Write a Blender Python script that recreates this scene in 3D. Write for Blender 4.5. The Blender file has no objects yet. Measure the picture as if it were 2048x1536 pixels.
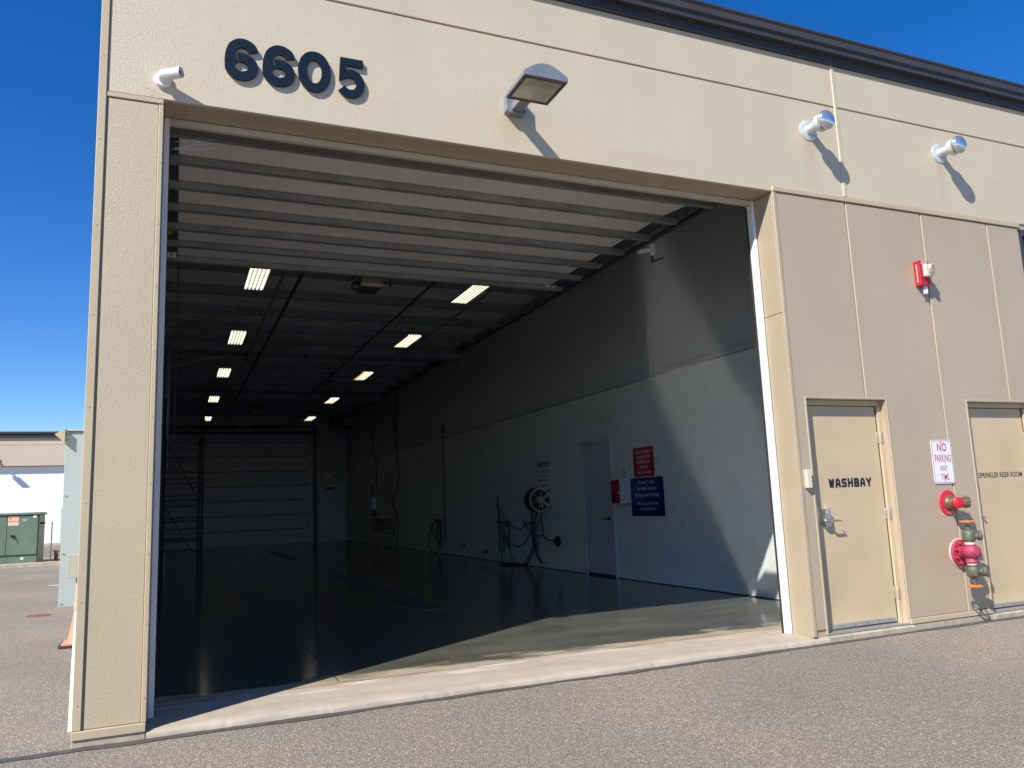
import bpy, math, random
from mathutils import Vector, Matrix
random.seed(7)
S = bpy.context.scene
COL = S.collection

# ------------------------------------------------------------------ camera
cam = bpy.data.objects.new('camera', bpy.data.cameras.new('camera'))
COL.objects.link(cam)
cam.data.sensor_width = 36.0
cam.data.lens = 36.0 * 1566.3 / 2048
cam.data.clip_end = 3000
_a, _b, _g = -0.4077514, 0.15074792, 0.04029411
_R = Matrix.Rotation(_a, 3, 'Z') @ Matrix.Rotation(_b, 3, 'X') @ Matrix.Rotation(_g, 3, 'Y')
_M = Matrix.Identity(4)
for _i in range(3):
    _M[_i][0] = _R[_i][0]; _M[_i][1] = _R[_i][2]; _M[_i][2] = -_R[_i][1]
_M[0][3], _M[1][3], _M[2][3] = 0.0, -5.75, 1.38
cam.matrix_world = _M
S.camera = cam

# ------------------------------------------------------------------ sky, sun, exposure
TOSUN = Vector((-1.53, -1.0, 1.60)).normalized()
w = bpy.data.worlds.new('World'); S.world = w; w.use_nodes = True
nt = w.node_tree; nt.nodes.clear()
sky = nt.nodes.new('ShaderNodeTexSky'); sky.sky_type = 'NISHITA'; sky.sun_disc = False
sky.sun_elevation = math.asin(TOSUN.z)
sky.sun_rotation = math.atan2(TOSUN.x, TOSUN.y)
sky.altitude = 900; sky.air_density = 1.0; sky.dust_density = 0.0; sky.ozone_density = 3.5
bg = nt.nodes.new('ShaderNodeBackground'); bg.inputs['Strength'].default_value = 0.10
wo = nt.nodes.new('ShaderNodeOutputWorld')
hs = nt.nodes.new('ShaderNodeHueSaturation'); hs.inputs['Saturation'].default_value = 1.36; hs.inputs['Hue'].default_value = .512
nt.links.new(sky.outputs[0], hs.inputs['Color']); nt.links.new(hs.outputs[0], bg.inputs[0]); nt.links.new(bg.outputs[0], wo.inputs[0])
sun = bpy.data.objects.new('sun', bpy.data.lights.new('sun', 'SUN'))
sun.data.energy = 4.6; sun.data.angle = math.radians(0.5); sun.data.color = (1.0, 0.95, 0.87)
sun.rotation_euler = (-TOSUN).to_track_quat('-Z', 'Y').to_euler()
sun.location = (-20, -20, 30)
COL.objects.link(sun)
S.view_settings.view_transform = 'Standard'; S.view_settings.look = 'None'
S.view_settings.exposure = 0.72; S.view_settings.gamma = 1.0
S.view_settings.use_curve_mapping = False
S.render.engine = 'CYCLES'
S.cycles.max_bounces = 10; S.cycles.diffuse_bounces = 7; S.cycles.glossy_bounces = 4
S.cycles.blur_glossy = 0.0; S.cycles.use_denoising = True
S.cycles.sample_clamp_indirect = 60

# ------------------------------------------------------------------ materials
def sock(n, *names):
    for k in names:
        if k in n.inputs: return n.inputs[k]
def mat(name, base, rough=0.6, metal=0.0, var=0.0, vscale=3.0, bump=0.0, bscale=60.0, bdist=0.002,
        emit=None, estr=0.0, spec=None, stretch=None, dirt=None, dirt_scale=1.5, dirt_lo=.5, dirt_hi=.75, coat=0.0, rvar=0.0):
    m = bpy.data.materials.new(name); m.use_nodes = True
    n = m.node_tree.nodes; L = m.node_tree.links
    b = n['Principled BSDF']
    b.inputs['Base Color'].default_value = (*base, 1); b.inputs['Roughness'].default_value = rough
    b.inputs['Metallic'].default_value = metal
    if spec is not None: sock(b, 'Specular IOR Level').default_value = spec
    if coat: sock(b, 'Coat Weight').default_value = coat
    if emit:
        sock(b, 'Emission Color').default_value = (*emit, 1); sock(b, 'Emission Strength').default_value = estr
    tc = n.new('ShaderNodeTexCoord'); geo = n.new('ShaderNodeNewGeometry')
    src = geo.outputs['Position']
    mp = n.new('ShaderNodeMapping'); L.new(src, mp.inputs['Vector'])
    if stretch: mp.inputs['Scale'].default_value = stretch
    cur = None
    if var or dirt or rvar:
        t = n.new('ShaderNodeTexNoise'); t.inputs['Scale'].default_value = vscale; t.inputs['Detail'].default_value = 5
        L.new(mp.outputs[0], t.inputs['Vector'])
        if var:
            r = n.new('ShaderNodeValToRGB')
            r.color_ramp.elements[0].position = .3; r.color_ramp.elements[1].position = .7
            r.color_ramp.elements[0].color = (*[c * (1 - var) for c in base], 1)
            r.color_ramp.elements[1].color = (*[min(1, c * (1 + var)) for c in base], 1)
            L.new(t.outputs[0], r.inputs[0]); cur = r.outputs[0]
        if rvar:
            mr = n.new('ShaderNodeMapRange'); mr.inputs[3].default_value = max(.02, rough - rvar); mr.inputs[4].default_value = rough + rvar
            mr.inputs[1].default_value = .3; mr.inputs[2].default_value = .7
            L.new(t.outputs[0], mr.inputs[0]); L.new(mr.outputs[0], b.inputs['Roughness'])
    if dirt:
        t2 = n.new('ShaderNodeTexNoise'); t2.inputs['Scale'].default_value = dirt_scale; t2.inputs['Detail'].default_value = 8
        t2.inputs['Roughness'].default_value = .65
        L.new(mp.outputs[0], t2.inputs['Vector'])
        mr = n.new('ShaderNodeMapRange'); mr.inputs[1].default_value = dirt_lo; mr.inputs[2].default_value = dirt_hi
        L.new(t2.outputs[0], mr.inputs[0])
        mx = n.new('ShaderNodeMix'); mx.data_type = 'RGBA'
        L.new(mr.outputs[0], mx.inputs[0])
        if cur: L.new(cur, mx.inputs[6])
        else: mx.inputs[6].default_value = (*base, 1)
        mx.inputs[7].default_value = (*dirt, 1); cur = mx.outputs[2]
    if cur: L.new(cur, b.inputs['Base Color'])
    if bump:
        t = n.new('ShaderNodeTexNoise'); t.inputs['Scale'].default_value = bscale; t.inputs['Detail'].default_value = 3
        L.new(geo.outputs['Position'], t.inputs['Vector'])
        bp = n.new('ShaderNodeBump'); bp.inputs['Strength'].default_value = bump; bp.inputs['Distance'].default_value = bdist
        L.new(t.outputs[0], bp.inputs['Height']); L.new(bp.outputs[0], b.inputs['Normal'])
    return m

def stucco(name, base, amp=1.0):
    """embossed painted metal panel: worm-like relief, faint stains running down"""
    m = mat(name, base, .47, var=.05, vscale=1.1, stretch=(1, 1, .5), spec=1.0)
    n = m.node_tree.nodes; L = m.node_tree.links; b = n['Principled BSDF']
    geo = n.new('ShaderNodeNewGeometry')
    d = n.new('ShaderNodeTexNoise'); d.inputs['Scale'].default_value = 58; d.inputs['Detail'].default_value = 1
    L.new(geo.outputs['Position'], d.inputs['Vector'])
    ma = n.new('ShaderNodeMapRange'); ma.interpolation_type = 'SMOOTHSTEP'
    ab = n.new('ShaderNodeMath'); ab.operation = 'SUBTRACT'; ab.inputs[1].default_value = .5
    L.new(d.outputs[0], ab.inputs[0])
    a2 = n.new('ShaderNodeMath'); a2.operation = 'ABSOLUTE'; L.new(ab.outputs[0], a2.inputs[0])
    L.new(a2.outputs[0], ma.inputs[0]); ma.inputs[1].default_value = 0; ma.inputs[2].default_value = .09
    f = n.new('ShaderNodeTexNoise'); f.inputs['Scale'].default_value = 210; f.inputs['Detail'].default_value = 2
    L.new(geo.outputs['Position'], f.inputs['Vector'])
    ad = n.new('ShaderNodeMath'); ad.operation = 'MULTIPLY_ADD'; ad.inputs[1].default_value = .5
    L.new(f.outputs[0], ad.inputs[0]); L.new(ma.outputs[0], ad.inputs[2])
    bp = n.new('ShaderNodeBump'); bp.inputs['Strength'].default_value = .55 * amp; bp.inputs['Distance'].default_value = .0011
    L.new(ad.outputs[0], bp.inputs['Height'])
    w2 = n.new('ShaderNodeTexNoise'); w2.inputs['Scale'].default_value = .8; w2.inputs['Detail'].default_value = 2
    L.new(geo.outputs['Position'], w2.inputs['Vector'])
    b2 = n.new('ShaderNodeBump'); b2.inputs['Strength'].default_value = .25; b2.inputs['Distance'].default_value = .02
    L.new(w2.outputs[0], b2.inputs['Height']); L.new(bp.outputs[0], b2.inputs['Normal'])
    L.new(b2.outputs[0], b.inputs['Normal'])
    return m

M = {}
M['stucco_up'] = stucco('embossed_tan_upper', (.525, .445, .315), 1.0)  # upper, lower and pilaster base colours take in the wall's sheen gradient
def streaks(m, spots):
    n = m.node_tree.nodes; L = m.node_tree.links; b = n['Principled BSDF']
    geo = n.new('ShaderNodeNewGeometry'); sx = n.new('ShaderNodeSeparateXYZ'); L.new(geo.outputs['Position'], sx.inputs[0])
    mp = n.new('ShaderNodeMapping'); mp.inputs['Scale'].default_value = (22, 1, 1.2); L.new(geo.outputs['Position'], mp.inputs[0])
    t = n.new('ShaderNodeTexNoise'); t.inputs['Scale'].default_value = 1.5; t.inputs['Detail'].default_value = 4; L.new(mp.outputs[0], t.inputs['Vector'])
    def M1(op, a, b_=None, c=None):
        q = n.new('ShaderNodeMath'); q.operation = op; q.use_clamp = (op == 'MULTIPLY')
        for i_, v in enumerate((a, b_, c)):
            if v is None: continue
            if isinstance(v, (int, float)): q.inputs[i_].default_value = v
            else: L.new(v, q.inputs[i_])
        return q.outputs[0]
    prev = b.inputs['Base Color'].links[0].from_socket
    for (x, z, wd, ln, amt) in spots:
        fx_ = n.new('ShaderNodeMapRange'); fx_.inputs[1].default_value = 0; fx_.inputs[2].default_value = wd; fx_.inputs[3].default_value = 1; fx_.inputs[4].default_value = 0
        L.new(M1('ABSOLUTE', M1('SUBTRACT', sx.outputs[0], x)), fx_.inputs[0])
        fz = n.new('ShaderNodeMapRange'); fz.inputs[1].default_value = z - ln; fz.inputs[2].default_value = z; fz.inputs[3].default_value = 0; fz.inputs[4].default_value = 1
        L.new(sx.outputs[2], fz.inputs[0])
        up = n.new('ShaderNodeMapRange'); up.inputs[1].default_value = z; up.inputs[2].default_value = z + .03; up.inputs[3].default_value = 1; up.inputs[4].default_value = 0
        L.new(sx.outputs[2], up.inputs[0])
        k = M1('MULTIPLY', M1('MULTIPLY', M1('MULTIPLY', fx_.outputs[0], fz.outputs[0]), up.outputs[0]), M1('MULTIPLY', t.outputs[0], amt * 2))
        mx = n.new('ShaderNodeMix'); mx.data_type = 'RGBA'; L.new(k, mx.inputs[0]); L.new(prev, mx.inputs[6]); mx.inputs[7].default_value = (.30, .20, .13, 1); prev = mx.outputs[2]
    L.new(prev, b.inputs['Base Color'])
streaks(M['stucco_up'], [(-.2, 4.4, .10, .5, .25), (3.9, 4.5, .7, .25, .15), (5.93, 5.0, .13, .75, .35), (7.85, 5.03, .12, .7, .30), (2.58, 4.72, .22, .40, .28), (1.2, 4.62, .6, .3, .12), (8.7, 4.9, .3, .6, .1)])
M['stucco_lo'] = stucco('embossed_tan_lower', (.395, .312, .212), .5)  # darker base where the wall's sheen is weaker
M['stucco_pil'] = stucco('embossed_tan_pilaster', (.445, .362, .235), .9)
M['trim_tan'] = mat('tan_trim_paint', (.445, .36, .228), .48, spec=.9, var=.05, vscale=5)
M['reveal_tan'] = mat('tan_reveal_paint', (.395, .32, .222), .5, var=.04, vscale=4, dirt=(.30, .22, .14), dirt_scale=3, dirt_lo=.62, dirt_hi=.9)
M['door_tan'] = mat('tan_door_paint', (.485, .38, .24), .38, var=.06, vscale=2.2, dirt=(.42, .32, .19), dirt_scale=3.2, dirt_lo=.60, dirt_hi=1.0, bump=.08, bscale=90)
M['header_trim'] = mat('header_trim_shaded', (.46, .40, .35), .55, dirt=(.30, .25, .20), dirt_scale=6, dirt_lo=.6, dirt_hi=.8, var=.04)  # white frame trim with its shade mixed into the base, plus random dirt
M['iron'] = mat('drain_iron', (.04, .04, .042), .3)
M['tube_warm'] = mat('aged_orange_tube', (.9, .6, .3), .4, emit=(1, .55, .22), estr=.7)
M['white_trim'] = mat('white_trim', (.72, .70, .68), .5, dirt=(.45, .41, .36), dirt_scale=6, dirt_lo=.66, dirt_hi=.9, var=.03)
M['fascia'] = mat('dark_bronze_metal', (.055, .05, .052), .38, var=.12, vscale=2, metal=.2)
M['fascia_dark'] = mat('dark_bronze_underside', (.02, .018, .02), .5)
M['concrete'] = mat('concrete_foundation', (.38, .32, .24), .85, var=.15, vscale=9, bump=.6, bscale=70, bdist=.004, dirt=(.22, .19, .16), dirt_scale=14, dirt_lo=.55, dirt_hi=.75)
M['white_block'] = mat('painted_block', (.53, .565, .545), .45, var=.04, vscale=3, bump=.5, bscale=120, bdist=.0015, dirt=(.42, .43, .37), dirt_scale=1.2, dirt_lo=.55, dirt_hi=.9)
M['mortar'] = mat('painted_mortar', (.50, .52, .48), .7)
M['liner'] = mat('ribbed_liner_metal', (.36, .385, .40), .35, var=.04, vscale=1.5)
M['insul'] = mat('ceiling_insulation', (.86, .86, .86), .75, var=.06, vscale=1.2, bump=.2, bscale=5, bdist=.02)
M['purlin'] = mat('galvanised_purlin', (.24, .26, .30), .5, metal=.1, var=.2, vscale=2)
M['galv'] = mat('galvanised_steel', (.31, .32, .32), .45, metal=.3, var=.22, vscale=8, stretch=(.3, 1, 1))
M['darksteel'] = mat('dark_steel', (.07, .08, .10), .5, metal=.4)
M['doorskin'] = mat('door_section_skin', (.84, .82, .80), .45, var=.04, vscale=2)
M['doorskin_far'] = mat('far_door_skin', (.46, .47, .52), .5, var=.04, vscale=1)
M['black'] = mat('black_paint', (.012, .012, .014), .5)
M['number'] = mat('number_navy', (.005, .012, .022), .4, spec=.35, bump=.2, bscale=140, dirt=(.08, .09, .1), dirt_scale=30, dirt_lo=.72, dirt_hi=.85)
M['white'] = mat('white_plastic', (.75, .76, .77), .35)
M['lampgrey'] = mat('lamp_grey_paint', (.20, .22, .25), .42, metal=.2, var=.1, vscale=10)
M['lampdark'] = mat('lamp_dark_dirty', (.07, .065, .06), .6, var=.4, vscale=30)
M['lens'] = mat('lamp_lens', (.42, .42, .33), .2, var=.15, vscale=14, dirt=(.13, .14, .04), dirt_scale=16, dirt_lo=.60, dirt_hi=.75, coat=.5)
M['vent'] = mat('vent_galvanised', (.55, .60, .62), .35, metal=.3, var=.1, vscale=20)
M['ventcap'] = mat('vent_bright_cap', (.62, .66, .70), .16, metal=.85)
M['red'] = mat('alarm_red', (.42, .012, .02), .35)
M['beige'] = mat('beige_plastic', (.62, .52, .42), .4)
M['signred'] = mat('sign_red', (.34, .012, .026), .4)
M['redflange'] = mat('flange_red', (.55, .02, .05), .5, var=.15, vscale=20, dirt=(.45, .10, .11), dirt_scale=25, dirt_lo=.55, dirt_hi=.8)
M['pinkred'] = mat('faded_red_pipe', (.33, .03, .07), .55, var=.22, vscale=22, dirt=(.42, .16, .18), dirt_scale=18, dirt_lo=.56, dirt_hi=.8, bump=.25, bscale=110)
M['brass'] = mat('aged_brass', (.19, .155, .09), .42, metal=.6, var=.3, vscale=30)
M['bronze'] = mat('weathered_bronze', (.13, .13, .095), .55, metal=.35, var=.25, vscale=40, bump=.2, bscale=100)
M['orange'] = mat('orange_handwheel', (.65, .17, .03), .45)
M['tape'] = mat('white_tape', (.62, .58, .5), .6)
M['chrome'] = mat('brushed_chrome', (.55, .56, .58), .22, metal=.95)
M['steel'] = mat('hinge_steel', (.40, .39, .37), .4, metal=.6)
M['sign_white'] = mat('sign_white', (.66, .70, .80), .3)
M['sign_ink'] = mat('sign_red_ink', (.50, .02, .03), .4)
M['notice_white'] = mat('notice_white', (.58, .63, .68), .4)
M['notice_ink'] = mat('notice_ink', (.006, .03, .07), .5)
M['signblue'] = mat('sign_blue', (.008, .014, .09), .35)
M['sign_text'] = mat('sign_text_white', (.55, .6, .7), .4)
M['yellow'] = mat('yellow_label', (.6, .42, .02), .5)
M['grey_paint'] = mat('interior_grey_paint', (.40, .42, .47), .4, var=.03)
M['cab'] = mat('cabinet_grey_green', (.36, .42, .41), .4, var=.06, vscale=1.5)
M['cab2'] = mat('small_box_grey', (.38, .38, .31), .5, var=.06)
M['conduit_tan'] = mat('conduit_tan', (.46, .38, .25), .5)
M['pvc'] = mat('white_pvc', (.74, .78, .76), .35)
M['cone'] = mat('cone_orange', (.78, .26, .16), .5, var=.08)
M['rubber'] = mat('black_rubber', (.03, .03, .03), .7)
M['tgreen'] = mat('transformer_green', (.11, .17, .125), .5, var=.12, vscale=2)
M['tlabel'] = mat('warning_label', (.65, .5, .42), .5)
M['hose'] = mat('black_hose', (.01, .012, .016), .5)
M['teal'] = mat('teal_hose', (.01, .07, .09), .45)
M['reelbody'] = mat('reel_cream', (.36, .33, .29), .5)
M['tube'] = mat('lit_fluorescent_tube', (.9, .9, .82), .4, emit=(1, .98, .82), estr=.75)
M['fixture'] = mat('fixture_white', (.70, .69, .6), .3)
M['exit'] = mat('exit_letters', (.2, .01, .01), .5, emit=(1, .05, .03), estr=.02)
M['far_tan'] = mat('far_building_tan', (.52, .425, .32), .6, var=.03, vscale=.6)
M['far_white'] = mat('far_white_door', (.80, .80, .82), .5)
M['rust'] = mat('rust_iron', (.20, .07, .04), .8, var=.3, vscale=20)
M['opener'] = mat('opener_grey', (.28, .26, .22), .45)
M['web'] = mat('cobweb', (.7, .7, .7), .8)

# asphalt with aggregate
def asphalt():
    m = bpy.data.materials.new('asphalt_aggregate'); m.use_nodes = True
    n = m.node_tree.nodes; L = m.node_tree.links; b = n['Principled BSDF']
    b.inputs['Roughness'].default_value = .85
    geo = n.new('ShaderNodeNewGeometry'); P = geo.outputs['Position']
    def noise(s, d=3):
        t = n.new('ShaderNodeTexNoise'); t.inputs['Scale'].default_value = s; t.inputs['Detail'].default_value = d
        L.new(P, t.inputs['Vector']); return t.outputs[0]
    def ramp(src, *st):
        r = n.new('ShaderNodeValToRGB'); e = r.color_ramp.elements
        e[0].position = st[0][0]; e[0].color = (*st[0][1], 1); e[1].position = st[-1][0]; e[1].color = (*st[-1][1], 1)
        for p, c in st[1:-1]:
            x = e.new(p); x.color = (*c, 1)
        L.new(src, r.inputs[0]); return r.outputs[0]
    v = n.new('ShaderNodeTexVoronoi'); v.inputs['Scale'].default_value = 145; v.inputs['Randomness'].default_value = 1
    L.new(P, v.inputs['Vector'])
    sep = n.new('ShaderNodeSeparateColor'); L.new(v.outputs['Color'], sep.inputs[0])
    stone = ramp(sep.outputs[0], (0, (.165, .147, .122)), (.35, (.202, .181, .151)), (.62, (.238, .213, .178)), (.80, (.29, .262, .222)), (.93, (.41, .375, .325)), (1, (.60, .555, .49)))
    edge = ramp(v.outputs['Distance'], (.35, (1, 1, 1)), (.78, (.62, .60, .58)))
    mu = n.new('ShaderNodeMix'); mu.data_type = 'RGBA'; mu.blend_type = 'MULTIPLY'; mu.inputs[0].default_value = 1
    L.new(stone, mu.inputs[6]); L.new(edge, mu.inputs[7])
    big = ramp(noise(.45, 5), (.3, (.90, .89, .87)), (.5, (1.03, 1.0, .97)), (.68, (1.24, 1.12, 1.02)))
    m2 = n.new('ShaderNodeMix'); m2.data_type = 'RGBA'; m2.blend_type = 'MULTIPLY'; m2.inputs[0].default_value = 1
    L.new(mu.outputs[2], m2.inputs[6]); L.new(big, m2.inputs[7])
    fine = ramp(noise(260, 2), (.3, (.85, .85, .85)), (.7, (1.15, 1.15, 1.15)))
    m3 = n.new('ShaderNodeMix'); m3.data_type = 'RGBA'; m3.blend_type = 'MULTIPLY'; m3.inputs[0].default_value = 1
    L.new(m2.outputs[2], m3.inputs[6]); L.new(fine, m3.inputs[7])
    L.new(m3.outputs[2], b.inputs['Base Color'])
    inv = n.new('ShaderNodeMath'); inv.operation = 'SUBTRACT'; inv.inputs[0].default_value = 1; L.new(v.outputs['Distance'], inv.inputs[1])
    ad = n.new('ShaderNodeMath'); ad.operation = 'MULTIPLY_ADD'; ad.inputs[1].default_value = .6
    L.new(noise(45, 3), ad.inputs[0]); L.new(inv.outputs[0], ad.inputs[2])
    bp = n.new('ShaderNodeBump'); bp.inputs['Strength'].default_value = .7; bp.inputs['Distance'].default_value = .004
    L.new(ad.outputs[0], bp.inputs['Height']); L.new(bp.outputs[0], b.inputs['Normal'])
    return m
M['asphalt'] = asphalt()
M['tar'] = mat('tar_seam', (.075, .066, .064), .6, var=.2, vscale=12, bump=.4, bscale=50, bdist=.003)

def floor_mat():
    """sealed, wet, glossy concrete; dry dirty strip near the threshold joint"""
    m = bpy.data.materials.new('wet_sealed_concrete'); m.use_nodes = True
    n = m.node_tree.nodes; L = m.node_tree.links; b = n['Principled BSDF']
    geo = n.new('ShaderNodeNewGeometry'); P = geo.outputs['Position']
    mp = n.new('ShaderNodeMapping'); mp.inputs['Scale'].default_value = (.55, 1.6, 1); L.new(P, mp.inputs[0])
    t = n.new('ShaderNodeTexNoise'); t.inputs['Scale'].default_value = 2.2; t.inputs['Detail'].default_value = 7; L.new(mp.outputs[0], t.inputs['Vector'])
    r = n.new('ShaderNodeValToRGB'); e = r.color_ramp.elements
    e[0].position = .3; e[0].color = (.075, .077, .062, 1); e[1].position = .7; e[1].color = (.135, .132, .105, 1)
    L.new(t.outputs[0], r.inputs[0])
    sx = n.new('ShaderNodeSeparateXYZ'); L.new(P, sx.inputs[0])
    # dirt close to the joint
    t2 = n.new('ShaderNodeTexNoise'); t2.inputs['Scale'].default_value = 3.5; t2.inputs['Detail'].default_value = 8; L.new(mp.outputs[0], t2.inputs['Vector'])
    fa = n.new('ShaderNodeMapRange'); fa.inputs[1].default_value = .64; fa.inputs[2].default_value = 1.15; fa.inputs[3].default_value = .42; fa.inputs[4].default_value = -.25
    L.new(sx.outputs[1], fa.inputs[0])
    ad = n.new('ShaderNodeMath'); ad.operation = 'ADD'; L.new(t2.outputs[0], ad.inputs[0]); L.new(fa.outputs[0], ad.inputs[1])
    st = n.new('ShaderNodeMapRange'); st.inputs[1].default_value = .62; st.inputs[2].default_value = .80; L.new(ad.outputs[0], st.inputs[0])
    mx = n.new('ShaderNodeMix'); mx.data_type = 'RGBA'; L.new(st.outputs[0], mx.inputs[0]); L.new(r.outputs[0], mx.inputs[6]); mx.inputs[7].default_value = (.36, .30, .20, 1)
    mp3 = n.new('ShaderNodeMapping'); mp3.inputs['Scale'].default_value = (2.6, .22, 1); L.new(P, mp3.inputs[0])
    t3 = n.new('ShaderNodeTexNoise'); t3.inputs['Scale'].default_value = 1.4; t3.inputs['Detail'].default_value = 9; t3.inputs['Roughness'].default_value = .7; L.new(mp3.outputs[0], t3.inputs['Vector'])
    s3 = n.new('ShaderNodeMapRange'); s3.inputs[1].default_value = .54; s3.inputs[2].default_value = .74; s3.inputs[4].default_value = .55; L.new(t3.outputs[0], s3.inputs[0])
    m3 = n.new('ShaderNodeMix'); m3.data_type = 'RGBA'; L.new(s3.outputs[0], m3.inputs[0]); L.new(mx.outputs[2], m3.inputs[6]); m3.inputs[7].default_value = (.16, .15, .12, 1)
    L.new(m3.outputs[2], b.inputs['Base Color']); sock(b, 'Specular IOR Level').default_value = .8
    rr = n.new('ShaderNodeMapRange'); rr.inputs[3].default_value = .13; rr.inputs[4].default_value = .6; L.new(st.outputs[0], rr.inputs[0])
    L.new(rr.outputs[0], b.inputs['Roughness'])
    bp = n.new('ShaderNodeBump'); bp.inputs['Strength'].default_value = .05; bp.inputs['Distance'].default_value = .01
    L.new(t.outputs[0], bp.inputs['Height']); L.new(bp.outputs[0], b.inputs['Normal'])
    return m
M['floor'] = floor_mat()

def apron_mat():
    m = mat('apron_concrete', (.40, .335, .262), .8, var=.07, vscale=6, bump=.35, bscale=80, bdist=.002)
    n = m.node_tree.nodes; L = m.node_tree.links; b = n['Principled BSDF']
    geo = n.new('ShaderNodeNewGeometry'); P = geo.outputs['Position']
    sx = n.new('ShaderNodeSeparateXYZ'); L.new(P, sx.inputs[0])
    mp = n.new('ShaderNodeMapping'); mp.inputs['Scale'].default_value = (.5, 3.0, 1); L.new(P, mp.inputs[0])
    base = b.inputs['Base Color'].links[0].from_socket
    def stain(scale, lo, hi, y0, y1, f0, f1, col, prev):
        t = n.new('ShaderNodeTexNoise'); t.inputs['Scale'].default_value = scale; t.inputs['Detail'].default_value = 8
        L.new(mp.outputs[0], t.inputs['Vector'])
        fa = n.new('ShaderNodeMapRange'); fa.inputs[1].default_value = y0; fa.inputs[2].default_value = y1; fa.inputs[3].default_value = f0; fa.inputs[4].default_value = f1
        L.new(sx.outputs[1], fa.inputs[0])
        ad = n.new('ShaderNodeMath'); ad.operation = 'ADD'; L.new(t.outputs[0], ad.inputs[0]); L.new(fa.outputs[0], ad.inputs[1])
        st = n.new('ShaderNodeMapRange'); st.inputs[1].default_value = lo; st.inputs[2].default_value = hi; L.new(ad.outputs[0], st.inputs[0])
        mx = n.new('ShaderNodeMix'); mx.data_type = 'RGBA'; L.new(st.outputs[0], mx.inputs[0]); L.new(prev, mx.inputs[6]); mx.inputs[7].default_value = (*col, 1)
        return mx.outputs[2]
    c = stain(2.0, .50, .66, .40, .66, -.3, .16, (.27, .19, .11), base)
    c = stain(1.1, .66, .74, .40, .62, -.25, .06, (.55, .20, .07), c)
    c = stain(5.0, .62, .8, -.05, .12, .12, -.3, (.28, .25, .22), c)
    c = stain(1.6, .50, .78, .0, .7, .0, .02, (.30, .26, .21), c)
    c = stain(3.1, .58, .66, .30, .42, -.4, .05, (.52, .46, .37), c)
    L.new(c, b.inputs['Base Color'])
    return m
M['apron'] = apron_mat()

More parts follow.
